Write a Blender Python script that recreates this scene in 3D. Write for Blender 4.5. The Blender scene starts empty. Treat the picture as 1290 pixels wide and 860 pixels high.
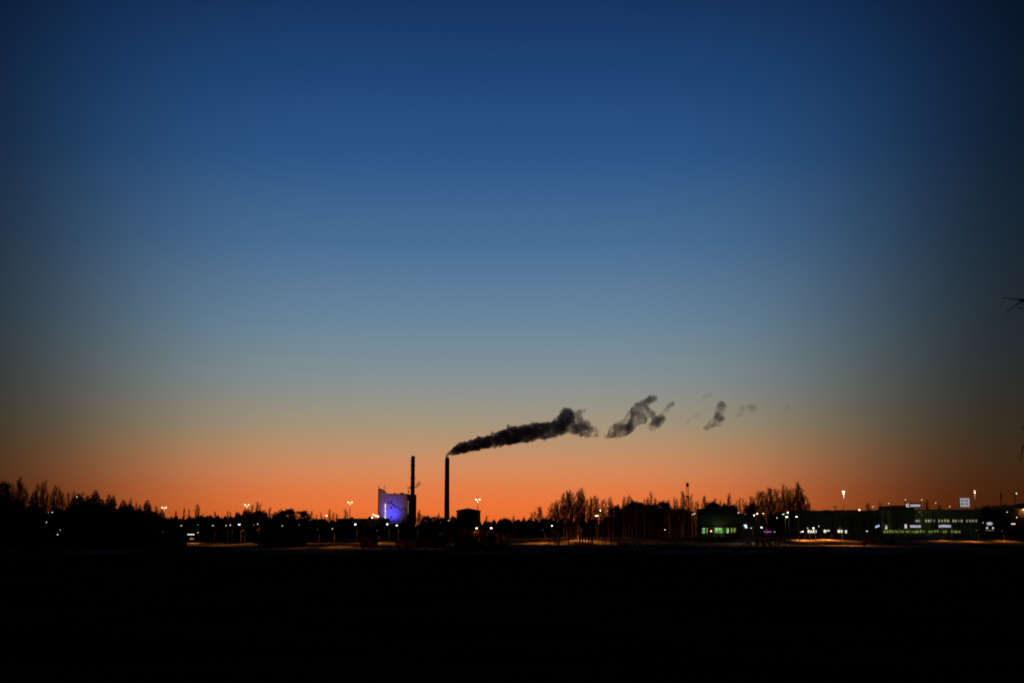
import bpy, bmesh, math, random
from mathutils import Vector, Matrix, noise as mnoise
R = math.radians
scene = bpy.context.scene
C = scene.collection

# ------------------------------------------------------------------ camera
FPX = 1290 * 50 / 36.0                 # focal length in photo pixels
PITCH = math.atan((673 - 430) / FPX)
CAM_Z = 6.0
cam_d = bpy.data.cameras.new('camera'); cam_d.lens = 50; cam_d.sensor_width = 36
cam_d.dof.use_dof = True; cam_d.dof.focus_distance = 900; cam_d.dof.aperture_fstop = 2.0
cam_d.clip_start = 0.1; cam_d.clip_end = 60000
cam = bpy.data.objects.new('camera', cam_d); C.objects.link(cam)
cam.location = (0, 0, CAM_Z); cam.rotation_euler = (math.pi/2 + PITCH, 0, 0)
scene.camera = cam

# ------------------------------------------------------------------ twilight sky
SUN_VIGNETTE_AZ = R(-1.4)                       # bearing of the set sun and middle of the painted vignette
def lin(c):
    return tuple((v/255/12.92 if v/255 <= 0.04045 else ((v/255+0.055)/1.055)**2.4) for v in c)
world = bpy.data.worlds.new('World'); scene.world = world; world.use_nodes = True
nt = world.node_tree; nt.nodes.clear()
def N(tree, t, **kw):
    n = tree.nodes.new(t)
    for k, v in kw.items(): setattr(n, k, v)
    return n
def M(tree, op, a, b=None, clamp=False):
    n = tree.nodes.new('ShaderNodeMath'); n.operation = op; n.use_clamp = clamp
    for i, v in enumerate((a, b)):
        if v is None: continue
        if isinstance(v, (int, float)): n.inputs[i].default_value = v
        else: tree.links.new(v, n.inputs[i])
    return n.outputs[0]
tc = N(nt, 'ShaderNodeTexCoord'); sx = N(nt, 'ShaderNodeSeparateXYZ')
nt.links.new(tc.outputs['Generated'], sx.inputs[0])
elev = M(nt, 'DIVIDE', M(nt, 'ARCSINE', sx.outputs['Z']), math.pi/2, True)
ramp = N(nt, 'ShaderNodeValToRGB'); ramp.color_ramp.interpolation = 'LINEAR'
SKY = [(0.0, (231, 96, 40)), (1.05, (235, 115, 54)), (1.7, (228, 122, 68)), (2.63, (211, 137, 92)), (3.4, (190, 144, 105)),
       (4.3, (164, 148, 122)), (5.8, (138, 145, 143)), (7.0, (122, 141, 150)), (8.4, (104, 133, 156)), (11.55, (72, 110, 150)), (15.0, (43, 86, 136)),
       (18.0, (29, 69, 119)), (20.9, (20, 52, 98)), (26, (13, 38, 76)), (40, (7, 20, 42)), (90, (3, 9, 20))]
cr = ramp.color_ramp
while len(cr.elements) < len(SKY): cr.elements.new(0.5)
for e, (d, c) in zip(cr.elements, SKY):
    e.position = d/90
for e, (d, c) in zip(cr.elements, SKY):
    e.color = (*lin(c), 1)
nt.links.new(elev, ramp.inputs[0])
# twilight fades sideways, steepened to paint a vignette into the sky colour
az = M(nt, 'ABSOLUTE', M(nt, 'SUBTRACT', M(nt, 'ARCTAN2', sx.outputs['X'], sx.outputs['Y']), SUN_VIGNETTE_AZ))
width = M(nt, 'ADD', M(nt, 'MULTIPLY', M(nt, 'MULTIPLY', elev, 5.0, True), R(3.6)), R(13.8))   # the painted vignette closes in most at the horizon
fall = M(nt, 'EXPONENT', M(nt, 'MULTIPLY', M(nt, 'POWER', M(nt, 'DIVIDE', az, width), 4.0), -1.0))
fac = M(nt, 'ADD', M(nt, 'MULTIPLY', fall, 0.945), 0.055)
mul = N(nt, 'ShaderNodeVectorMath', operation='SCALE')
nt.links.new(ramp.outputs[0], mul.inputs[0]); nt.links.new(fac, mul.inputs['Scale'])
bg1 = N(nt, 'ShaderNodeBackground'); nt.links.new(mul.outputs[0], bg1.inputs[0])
nish = N(nt, 'ShaderNodeTexSky', sky_type='NISHITA', sun_disc=False, sun_elevation=R(-4.5), sun_rotation=SUN_VIGNETTE_AZ)
bg2 = N(nt, 'ShaderNodeBackground'); nt.links.new(nish.outputs[0], bg2.inputs[0]); bg2.inputs[1].default_value = 0.05
add = N(nt, 'ShaderNodeAddShader'); wo = N(nt, 'ShaderNodeOutputWorld')
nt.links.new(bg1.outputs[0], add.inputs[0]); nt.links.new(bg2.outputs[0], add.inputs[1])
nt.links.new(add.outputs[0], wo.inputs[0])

vs = scene.view_settings
vs.view_transform = 'Standard'; vs.look = 'None'; vs.exposure = 0; vs.gamma = 1
scene.render.engine = 'CYCLES'
cy = scene.cycles
cy.use_denoising = True; cy.denoiser = 'OPENIMAGEDENOISE'; cy.denoising_prefilter = 'ACCURATE'
cy.pixel_filter_type = 'BLACKMAN_HARRIS'; cy.filter_width = 1.7
cy.max_bounces = 4; cy.diffuse_bounces = 1; cy.volume_bounces = 3; cy.transparent_max_bounces = 8
cy.volume_step_rate = 1.0; cy.volume_max_steps = 400
cy.sample_clamp_indirect = 0.5

# ------------------------------------------------------------------ helpers
def P(px, py, Y):
    """photo pixel on a ray -> world point at ground distance Y"""
    u = (px - 645) / FPX; v = (430 - py) / FPX
    k = Y / (math.cos(PITCH) - v*math.sin(PITCH))
    return Vector((u*k, Y, CAM_Z + k*(math.sin(PITCH) + v*math.cos(PITCH))))
def px_m(Y): return Y / FPX * 1.0092
PROF = [(-400, 4.4), (9, 4.4), (48, 0.35), (75, 0), (430, 0), (470, 0.8), (600, 1.2), (682, 1.7), (724, 4.3), (900, 4.7), (1100, 5.0), (1600, 5.4), (60000, 5.4)]
def gz(x, y):
    for (a, za), (b, zb) in zip(PROF, PROF[1:]):
        if a <= y <= b:
            z = za + (zb-za)*(y-a)/(b-a); break
    else: z = PROF[-1][1]
    w = min(max((y-440)/60, 0), 1) * min(max((3000-y)/1000, 0), 1)
    z += w*0.55*mnoise.noise(Vector((x*0.018, y*0.02, 3.1))) + w*0.25*mnoise.noise(Vector((x*0.06, y*0.06, 9.1)))
    if 600 < y < 760:
        k = 1-abs(y-690)/90 if abs(y-690) < 90 else 0
        z += k*1.1*mnoise.noise(Vector((x*0.03, y*0.012, 5.7)))+k*0.5*mnoise.noise(Vector((x*0.11, y*0.05, 2.2)))
    if 60 < y < 440: z += 0.06*mnoise.noise(Vector((x*0.05, y*0.05, 1.3)))
    return z

class MB:
    def __init__(s): s.v = []; s.f = []; s.sm = False
    def add(s, vs_, fs):
        o = len(s.v); s.v += [tuple(p) for p in vs_]; s.f += [tuple(i+o for i in f) for f in fs]; return s
    def box(s, x0, x1, y0, y1, z0, z1):
        return s.add([(x0,y0,z0),(x1,y0,z0),(x1,y1,z0),(x0,y1,z0),(x0,y0,z1),(x1,y0,z1),(x1,y1,z1),(x0,y1,z1)],
                     [(0,3,2,1),(4,5,6,7),(0,1,5,4),(1,2,6,5),(2,3,7,6),(3,0,4,7)])
    def prism(s, pts, y0, y1):
        """outline in x,z pushed along y"""
        n = len(pts)
        return s.add([(x, y0, z) for x, z in pts] + [(x, y1, z) for x, z in pts],
                     [tuple(range(n)), tuple(range(2*n-1, n-1, -1))] + [(i, i+n, (i+1) % n+n, (i+1) % n) for i in range(n)])
    def tube(s, a, b, ra, rb, n=6, caps=True):
        a = Vector(a); b = Vector(b); d = b-a
        if d.length < 1e-6: return s
        d.normalize(); u = d.orthogonal().normalized(); w = d.cross(u)
        ring = lambda c, r: [c + (u*math.cos(t) + w*math.sin(t))*r for t in [2*math.pi*i/n for i in range(n)]]
        f = [(i, (i+1) % n, (i+1) % n+n, i+n) for i in range(n)]
        if caps: f += [tuple(range(n-1, -1, -1)), tuple(range(n, 2*n))]
        return s.add(ring(a, ra)+ring(b, rb), f)
    def lathe(s, prof, c=(0,0,0), n=16):
        vs_ = []; fs = []
        for z, r in prof:
            vs_ += [(c[0]+r*math.cos(2*math.pi*i/n), c[1]+r*math.sin(2*math.pi*i/n), c[2]+z) for i in range(n)]
        m = len(prof)
        for j in range(m-1):
            fs += [(j*n+i, j*n+(i+1) % n, (j+1)*n+(i+1) % n, (j+1)*n+i) for i in range(n)]
        fs += [tuple(range(n-1, -1, -1)), tuple(range((m-1)*n, m*n))]
        return s.add(vs_, fs)
    def ball(s, c, rx, ry, rz, n=8, m=6):
        prof = []
        vs_ = []; fs = []
        for j in range(m+1):
            t = math.pi*(j/m); r = max(math.sin(t), 0.02)
            vs_ += [(c[0]+rx*r*math.cos(2*math.pi*i/n), c[1]+ry*r*math.sin(2*math.pi*i/n), c[2]-rz*math.cos(t)) for i in range(n)]
        for j in range(m):
            fs += [(j*n+i, j*n+(i+1) % n, (j+1)*n+(i+1) % n, (j+1)*n+i) for i in range(n)]
        return s.add(vs_, fs)
    def build(s, name, mat, parent=None, smooth=False):
        me = bpy.data.meshes.new(name); me.from_pydata(s.v, [], s.f); me.update()
        if mat: me.materials.append(mat)
        if smooth: me.polygons.foreach_set('use_smooth', [True]*len(me.polygons))
        o = bpy.data.objects.new(name, me); C.objects.link(o); o.parent = parent
        return o
def tag(o, label=None, cat=None, group=None, kind=None):
    if label: o['label'] = label
    if cat: o['category'] = cat
    if group: o['group'] = group
    if kind: o['kind'] = kind
    return o
def empty(name, loc=(0,0,0)):
    o = bpy.data.objects.new(name, None); C.objects.link(o); o.location = loc; o.empty_display_size = 0.5
    return o
def copy_tree(o, parent=None):
    c = o.copy(); C.objects.link(c); c.parent = parent
    for ch in list(o.children): copy_tree(ch, c)
    return c

# ------------------------------------------------------------------ materials
def mat(name, col, rough=0.9, var=0.25, scale=0.5, detail=4, bump=0.0, spec=0.2, col2=None, metal=0.0):
    m = bpy.data.materials.new(name); m.use_nodes = True; t = m.node_tree
    b = t.nodes['Principled BSDF']; b.inputs['Roughness'].default_value = rough
    b.inputs['Specular IOR Level'].default_value = spec; b.inputs['Metallic'].default_value = metal
    co = N(t, 'ShaderNodeTexCoord'); no = N(t, 'ShaderNodeTexNoise')
    no.inputs['Scale'].default_value = scale; no.inputs['Detail'].default_value = detail
    t.links.new(co.outputs['Object'], no.inputs['Vector'])
    r = N(t, 'ShaderNodeValToRGB'); c2 = col2 or tuple(c*(1-var) for c in col)
    c1 = col if col2 else tuple(min(c*(1+var), 1) for c in col)
    r.color_ramp.elements[0].position = 0.35; r.color_ramp.elements[1].position = 0.65
    r.color_ramp.elements[0].color = (*c2, 1); r.color_ramp.elements[1].color = (*c1, 1)
    t.links.new(no.outputs['Fac'], r.inputs[0]); t.links.new(r.outputs[0], b.inputs['Base Color'])
    if bump:
        bp = N(t, 'ShaderNodeBump'); bp.inputs['Strength'].default_value = bump; bp.inputs['Distance'].default_value = 0.1
        t.links.new(no.outputs['Fac'], bp.inputs['Height']); t.links.new(bp.outputs[0], b.inputs['Normal'])
    return m
def emit(name, col, s, var=0.0, scale=1.0):
    m = bpy.data.materials.new(name); m.use_nodes = True; t = m.node_tree; t.nodes.clear()
    e = N(t, 'ShaderNodeEmission'); e.inputs[0].default_value = (*col, 1); e.inputs[1].default_value = s
    o = N(t, 'ShaderNodeOutputMaterial'); t.links.new(e.outputs[0], o.inputs[0]); m.cycles.emission_sampling = 'NONE'
    if var:                                          # uneven interior seen through a lit window
        co = N(t, 'ShaderNodeTexCoord'); no = N(t, 'ShaderNodeTexNoise'); no.inputs['Scale'].default_value = scale
        t.links.new(co.outputs['Object'], no.inputs['Vector'])
        mr = N(t, 'ShaderNodeMapRange'); mr.inputs[1].default_value = 0.35; mr.inputs[2].default_value = 0.65
        mr.inputs[3].default_value = s*(1-var); mr.inputs[4].default_value = s*(1+var)
        t.links.new(no.outputs['Fac'], mr.inputs[0]); t.links.new(mr.outputs[0], e.inputs[1])
    return m
MAT = dict(
    soil=mat('ploughed_soil', (0.06, 0.058, 0.058), col2=(0.016, 0.013, 0.012), scale=0.06, detail=8, rough=1, spec=0.0),
    concrete=mat('weathered_concrete', (0.16, 0.13, 0.12), scale=0.08, detail=6, var=0.3),
    steel=mat('dark_painted_steel', (0.022, 0.022, 0.025), scale=2, var=0.2, rough=0.6),
    galv=mat('galvanised_steel', (0.30, 0.30, 0.30), scale=2, var=0.2, rough=0.55),
    lilac=mat('pale_cladding', (0.52, 0.46, 0.47), scale=0.2, var=0.06, rough=0.8),
    darkclad=mat('charcoal_cladding', (0.03, 0.03, 0.033), scale=0.3, var=0.2),
    brick=mat('brown_cladding', (0.13, 0.085, 0.065), scale=0.2, var=0.2),
    greenclad=mat('moss_green_cladding', (0.085, 0.085, 0.055), scale=0.15, var=0.25),
    greyclad=mat('grey_cladding', (0.09, 0.085, 0.085), scale=0.2, var=0.25),
    roof=mat('roof_felt', (0.05, 0.048, 0.05), scale=0.4, var=0.3),
    snow=mat('roof_snow', (0.45, 0.46, 0.5), scale=0.6, var=0.15),
    black=mat('black_panel', (0.012, 0.012, 0.014), scale=1, var=0.2, rough=0.6),
    bark=mat('dark_bark', (0.045, 0.033, 0.026), scale=6, var=0.35, bump=0.3),
    birch=mat('birch_bark', (0.30, 0.27, 0.24), col2=(0.06, 0.05, 0.045), scale=3, rough=0.9),
    twig=mat('bare_twigs', (0.055, 0.032, 0.022), scale=1, var=0.3),
    needle=mat('spruce_needles', (0.018, 0.027, 0.015), scale=0.8, var=0.35),
    pine=mat('pine_needles', (0.022, 0.032, 0.018), scale=0.8, var=0.35),
    glass_dark=mat('unlit_glass', (0.02, 0.022, 0.025), rough=0.15, spec=0.5, scale=1, var=0.1),
    red=mat('red_enamel', (0.35, 0.04, 0.02), scale=1, var=0.1),
    E_white=emit('lamp_white', (1.0, 0.93, 0.84), 14), E_warm=emit('lamp_warm', (1.0, 0.76, 0.45), 12),
    E_dim2=emit('lamp_dimmer', (1.0, 0.8, 0.6), 0.6), E_dim=emit('lamp_dim', (1.0, 0.86, 0.68), 1.6), E_faint=emit('lamp_faint', (1.0, 0.82, 0.6), 0.35),
    E_sodium=emit('lamp_sodium', (1.0, 0.52, 0.17), 9), E_cool=emit('lamp_cool', (0.80, 0.90, 1.0), 12),
    E_green=emit('lamp_green', (0.55, 1.0, 0.45), 2.0), E_mast=emit('flood_lamp', (1.0, 0.74, 0.42), 7),
    E_panel=emit('sign_cool_white', (0.8, 0.95, 1.0), 1.3), E_far=emit('lamp_far', (1.0, 0.72, 0.42), 3.0),
    E_tube=emit('facade_light_tube', (1.0, 0.80, 0.86), 0.95, 0.7, 0.35), E_tube2=emit('facade_light_tube_warm', (1.0, 0.48, 0.26), 0.26, 0.7, 0.35),
    E_sign=emit('sign_white', (0.78, 0.78, 0.92), 0.5), E_signpink=emit('sign_pink_white', (0.9, 0.7, 0.75), 0.8),
    E_cube=emit('sign_cube', (0.62, 0.60, 0.66), 0.48), E_mark=emit('sign_mark', (0.16, 0.16, 0.23), 0.5),
    E_blue=emit('sign_blue_white', (0.45, 0.6, 1.0), 1.0), E_purple=emit('sign_purple', (0.6, 0.12, 0.75), 0.7),
    E_shop=emit('green_shop_glass', (0.36, 0.80, 0.22), 0.55, 0.75, 0.45), E_strip=emit('ground_floor_glass', (0.52, 0.66, 0.14), 0.22, 0.9, 0.6),
    E_winy=emit('yellow_window', (0.95, 0.86, 0.45), 0.26, 0.6, 0.8), E_winw=emit('white_window', (1.0, 0.92, 0.70), 1.1, 0.4, 0.5),
    E_redlamp=emit('red_lamp', (1.0, 0.45, 0.25), 2.5),
)

def point(name, loc, col, power, radius=0.3, parent=None):
    l = bpy.data.lights.new(name, 'POINT'); l.color = col; l.energy = power; l.shadow_soft_size = radius
    o = bpy.data.objects.new(name, l); C.objects.link(o); o.location = loc; o.parent = parent
    return o
def spot(name, loc, target, col, power, angle, blend=0.8, parent=None):
    l = bpy.data.lights.new(name, 'SPOT'); l.color = col; l.energy = power; l.spot_size = R(angle); l.spot_blend = blend; l.shadow_soft_size = 0.4
    o = bpy.data.objects.new(name, l); C.objects.link(o); o.location = loc
    o.rotation_euler = (Vector(target)-Vector(loc)).to_track_quat('-Z', 'Y').to_euler(); o.parent = parent
    return o

# ------------------------------------------------------------------ ground
def ground():
    ys = [-400, -100, 0, 5, 9, 15, 22, 30, 40, 48, 60, 75, 100, 140, 190, 250, 310, 360, 400, 415, 425] + list(range(430, 760, 4)) + \
         list(range(760, 1200, 14)) + [1250, 1320, 1400, 1500, 1600, 1800, 2100, 2600, 3200, 4500, 7000, 12000, 25000]
    us = [-6, -3, -1.6, -1.0, -0.7, -0.5] + [-0.42+0.84*i/150 for i in range(151)] + [0.5, 0.7, 1.0, 1.6, 3, 6]
    v = []; f = []; mi = []
    for y in ys:
        s = max(y, 120)
        for u in us:
            x = u*s; v.append((x, y, gz(x, y)))
    n = len(us)
    for j in range(len(ys)-1):
        for i in range(n-1):
            f.append((j*n+i, j*n+i+1, (j+1)*n+i+1, (j+1)*n+i)); mi.append(0 if ys[j] < 436 else 1)
    me = bpy.data.meshes.new('ground'); me.from_pydata(v, [], f); me.update()
    me.polygons.foreach_set('use_smooth', [True]*len(f))
    # winter bank: dead grass with thin patches of old snow
    m = bpy.data.materials.new('winter_bank'); m.use_nodes = True; t = m.node_tree
    b = t.nodes['Principled BSDF']; b.inputs['Roughness'].default_value = 1; b.inputs['Specular IOR Level'].default_value = 0
    co = N(t, 'ShaderNodeTexCoord'); mp = N(t, 'ShaderNodeMapping'); mp.inputs['Scale'].default_value = (0.05, 0.016, 0.05)
    t.links.new(co.outputs['Object'], mp.inputs[0])
    n1 = N(t, 'ShaderNodeTexNoise'); n1.inputs['Scale'].default_value = 1; n1.inputs['Detail'].default_value = 6; n1.inputs['Roughness'].default_value = 0.62
    t.links.new(mp.outputs[0], n1.inputs['Vector'])
    r = N(t, 'ShaderNodeValToRGB'); r.color_ramp.elements[0].position = 0.42; r.color_ramp.elements[1].position = 0.62
    r.color_ramp.elements[0].color = (0.05, 0.038, 0.026, 1); r.color_ramp.elements[1].color = (0.50, 0.49, 0.49, 1)
    t.links.new(n1.outputs['Fac'], r.inputs[0]); t.links.new(r.outputs[0], b.inputs['Base Color'])
    me.materials.append(MAT['soil']); me.materials.append(m)
    me.polygons.foreach_set('material_index', mi)
    o = bpy.data.objects.new('ground', me); C.objects.link(o); tag(o, kind='structure')
ground()

# ------------------------------------------------------------------ power plant
def x_at(px, Y): return P(px, 660, Y).x
def z_at(py, Y): return P(645, py, Y).z

def boiler_house():
    Y = 1450.0; t = empty('boiler_house', (x_at(498, Y), Y, gz(x_at(498, Y), Y)))
    tag(t, 'pale boiler house floodlit blue, with a slanted roof fin', 'building')
    ox, oz = t.location.x, t.location.z
    X = lambda px: x_at(px, Y)-ox
    Z = lambda py: z_at(py, Y)-oz
    zt = Z(622.6)
    # front facade as upright cladding panels with recessed joints
    edges = [476.3+i*(513.2-476.3)/9 for i in range(10)]
    for a, b in zip(edges, edges[1:]):
        for z0, z1 in ((-1, Z(655)), (Z(655), Z(644)), (Z(644), Z(633)), (Z(633), zt)):
            MB().box(X(a)+0.06, X(b)-0.06, 0, 0.4, z0+0.06, z1-0.06).build('panel', MAT['lilac'], t)
    MB().box(X(476.3), X(513.2), 0.25, 26, -1, zt-0.1).build('wall', MAT['lilac'], t)
    MB().box(X(513.4), X(522.3), -0.6, 24, -1, Z(622.4)).build('stair_tower', MAT['darkclad'], t)
    MB().box(X(487), X(513.2), -0.15, 26.2, zt-0.05, zt+0.8).build('parapet', MAT['darkclad'], t)
    MB().prism([(X(476.4), zt+0.02), (X(487.2), zt+0.02), (X(485.5), Z(621)), (X(482), Z(617.5)), (X(479.2), Z(616)), (X(476.4), Z(615.8))], 0.05, 0.9).build('roof_fin', MAT['lilac'], t)
    MB().prism([(X(476.2), Z(616.2)), (X(478.6), Z(615.9)), (X(481.7), Z(617.4)), (X(487.4), Z(622.4)), (X(486.5), Z(621.2)), (X(482.3), Z(616.9)), (X(479), Z(615.1)), (X(476.2), Z(615.3))], -0.3, 14).build('fin_capping', MAT['black'], t)
    for px, top in ((476.4, 611.6), (483.5, 612.2)):
        MB().tube((X(px), 1.2, Z(617)), (X(px), 1.2, Z(top)), 0.28, 0.22, 6).box(X(px)-0.5, X(px)+0.5, 0.9, 1.5, Z(613.6), Z(612.4)).build('antenna', MAT['steel'], t)
    MB().box(X(495.3), X(497.0), 3, 6, zt+0.7, Z(620.2)).build('roof_vent', MAT['steel'], t)
    MB().box(X(503.6), X(507.7), 3, 8, zt+0.7, Z(620.4)).box(X(504), X(505), 4, 7, Z(620.5), Z(619.9)).build('roof_vent', MAT['steel'], t)
    b = MB().tube((X(514.4), 3, zt), (X(514.4), 3, Z(617)), 0.35, 0.35, 6); b.build('vent_pipe', MAT['steel'], t)
    MB().box(X(475.9), X(476.9), -0.3, 0.3, -1, Z(615.6)).build('corner_trim', MAT['black'], t)
    MB().box(X(512.4), X(513.3), -0.3, 0.3, -1, zt).build('corner_trim', MAT['darkclad'], t)
    # dark ridge-line trim across the facade
    line = [(486.5, 633.2), (492.5, 633.4), (494.5, 635), (497.8, 639.2), (499.6, 637.4), (503.8, 641.6), (505.5, 642), (508.3, 639.2), (511.8, 642.2)]
    mb = MB()
    for (a, c), (d, e) in zip(line, line[1:]):
        mb.tube((X(a), -0.12, Z(c)), (X(d), -0.12, Z(e)), 0.45, 0.45, 4)
    mb.build('ridge_trim', MAT['black'], t)
    for py, s in ((631.3, .7), (639, .95), (651.2, 1.05)):
        w = MB().box(X(492.6)-s*0.95, X(492.6)+s*0.95, -0.14, 0.1, Z(py)-s*0.85, Z(py)+s*0.85).build('hatch', MAT['black'], t)
    for px, a, b_, m in ((485.2, 633.6, 652.5, 'E_tube'), (514.0, 630.5, 647.5, 'E_tube2')):
        n = 5
        for i in range(n):
            z0 = Z(b_)+(Z(a)-Z(b_))*i/n; z1 = Z(b_)+(Z(a)-Z(b_))*(i+0.9)/n
            MB().box(X(px)-0.4, X(px)+0.4, -1.1, -0.75, z0, z1).build('light_tube', MAT[m], t)
    # blue floodlights at the foot of the facade
    for i, (px, tx, ty, p, a) in enumerate(((492, 493, 643, 21000, 84), (498, 497, 648, 5000, 84), (487, 488, 648, 1800, 84))):
        lx = X(px); ly = -14; lz = Z(654)
        mb = MB().tube((lx, ly, -1), (lx, ly, lz-1.2), 0.25, 0.2, 6).box(lx-0.7, lx+0.7, ly-0.5, ly+0.1, lz-1.2, lz-0.2); mb.build('floodlight', MAT['steel'], t)
        spot('blue_floodlight', (lx, ly+0.4, lz), (X(tx), 0, Z(ty)), (0.035, 0.055, 1.0), p, a, 1.0, t)
    # warm wash from the yard lamps
    mb = MB().tube((X(470), -55, -1), (X(470), -55, 14), 0.25, 0.2, 6).box(X(470)-0.8, X(470)+0.8, -55.5, -54.7, 14, 15); mb.build('floodlight', MAT['steel'], t)
    spot('yard_floodlight', (X(470), -54, 15), (X(492), 0, Z(628)), (1.0, 0.42, 0.34), 26000, 55, 1.0, t)
boiler_house()

def chimney(px, Y, top, r0, r1, label, lumps):
    x = x_at(px, Y); g = gz(x, Y); t = empty('chimney', (x, Y, g)); H = z_at(top, Y)-g
    tag(t, label, 'chimney')
    MB().lathe([(-1, r0*1.05), (H*0.5, (r0+r1)/2), (H-1.6, r1)], n=20).build('shaft', MAT['concrete'], t, True)
    MB().lathe([(H-1.6, r1*0.99), (H-0.9, r1*0.92), (H, r1*0.62)], n=20).build('cap', MAT['steel'], t, True)
    for zf, rr, hh in lumps:
        MB().lathe([(H*zf, r1*1.02+rr*0.4), (H*zf+hh*0.2, r1+rr), (H*zf+hh*0.8, r1+rr), (H*zf+hh, r1*1.02+rr*0.4)], n=16).build('platform', MAT['steel'], t)
    mb = MB(); mb.tube((-r1*1.12-0.25, -0.5, 2), (-r1*1.05-0.2, -0.5, H-2), 0.16, 0.16, 4).tube((-r1*1.12-0.25, 0.5, 2), (-r1*1.05-0.2, 0.5, H-2), 0.16, 0.16, 4)
    for k in range(30): mb.box(-r1*1.1-0.3, -r1*1.1-0.1, -0.5, 0.5, H*(0.05+k*0.03), H*(0.05+k*0.03)+0.1)
    mb.build('ladder', MAT['steel'], t)
    mb = MB().tube((0.1, 0, H-0.5), (0.1, 0, H+1.4), 0.12, 0.06, 5); mb.build('lightning_rod', MAT['steel'], t)
random.seed(4)
chimney(519.6, 1475, 575.2, 2.0, 1.85, 'tall dark chimney rising behind the blue lit boiler house',
        [(0.985-0.055*k, random.choice([0.12, 0.3, 0.22, 0.4]), random.choice([1.2, 2.0, 3.0])) for k in range(12)])
chimney(563.0, 1450, 575.6, 2.55, 2.1, 'tall freestanding chimney with dark smoke streaming from its top', [(0.93, 0.12, 0.8), (0.6, 0.12, 0.8)])

def low_plant_hall():
    Y = 1010.0; x0, x1 = x_at(424.5, Y), x_at(488, Y); cx = (x0+x1)/2; g = gz(cx, Y); t = empty('low_building', (cx, Y, g))
    tag(t, 'long low dark building in front of the blue lit boiler house', 'building')
    w = (x1-x0)/2; zt = z_at(653.6, Y)-g
    MB().box(-w, w, 0, 18, -1, zt).build('wall', MAT['greyclad'], t)
    MB().box(-w-0.3, w+0.3, -0.3, 18.3, zt+0.003, zt+0.5).build('roof', MAT['roof'], t)
    for px, pw, ph in ((442, 2.0, 1.3), (465.5, 2.4, 1.6), (480, 3.0, 0.7)):
        c = x_at(px, Y)-cx; MB().box(c-pw*0.56, c+pw*0.56, 3, 6, zt+0.5, zt+0.5+ph*0.7).build('roof_vent', MAT['steel'], t)
    for i in range(9):
        c = -w+3+i*(2*w-6)/8
        f = MB().box(c-0.9, c+0.9, -0.06, 0.05, zt-4.2, zt-2.6).build('window', MAT['glass_dark'], t)
        MB().box(c-1.0, c+1.0, -0.16, -0.07, zt-4.4, zt-4.22).build('sill', MAT['galv'], f)
    MB().box(w*0.3-1.6, w*0.3+1.6, -0.08, 0.05, 0, 3.6).build('door', MAT['steel'], t)
low_plant_hall()

def gable_hall():
    Y = 1012.0; x0, x1 = x_at(575.2, Y), x_at(604, Y); cx = (x0+x1)/2; g = gz(cx, Y); t = empty('gable_hall', (cx, Y, g))
    tag(t, 'dark brown gabled hall right of the freestanding chimney', 'building')
    w = (x1-x0)/2; ze = z_at(643.6, Y)-g; zr = z_at(641.2, Y)-g
    MB().prism([(-w, -1), (w, -1), (w, ze), (0, zr), (-w, ze)], 0, 30).build('wall', MAT['brick'], t)
    for s in (-1, 1):
        mb = MB(); a = (s*(w+0.5), ze-0.05); b = (0, zr+0.25)
        mb.prism([a, b, (0, zr+0.85), (s*(w+0.5), ze+0.55)] if s < 0 else [b, a, (s*(w+0.5), ze+0.55), (0, zr+0.85)], -0.6, 30.5)
        mb.build('roof_slope', MAT['black'], t)
    for i in range(1, 12):
        c = -w+i*2*w/12; top = ze+(zr-ze)*(1-abs(c)/w)
        MB().box(c-0.09, c+0.09, -0.12, 0.02, 0, top-0.2).build('rib', MAT['brick'], t)
    MB().box(-2.2, 2.2, -0.17, 0.03, 0, 4.5).build('door', MAT['steel'], t)
gable_hall()

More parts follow.
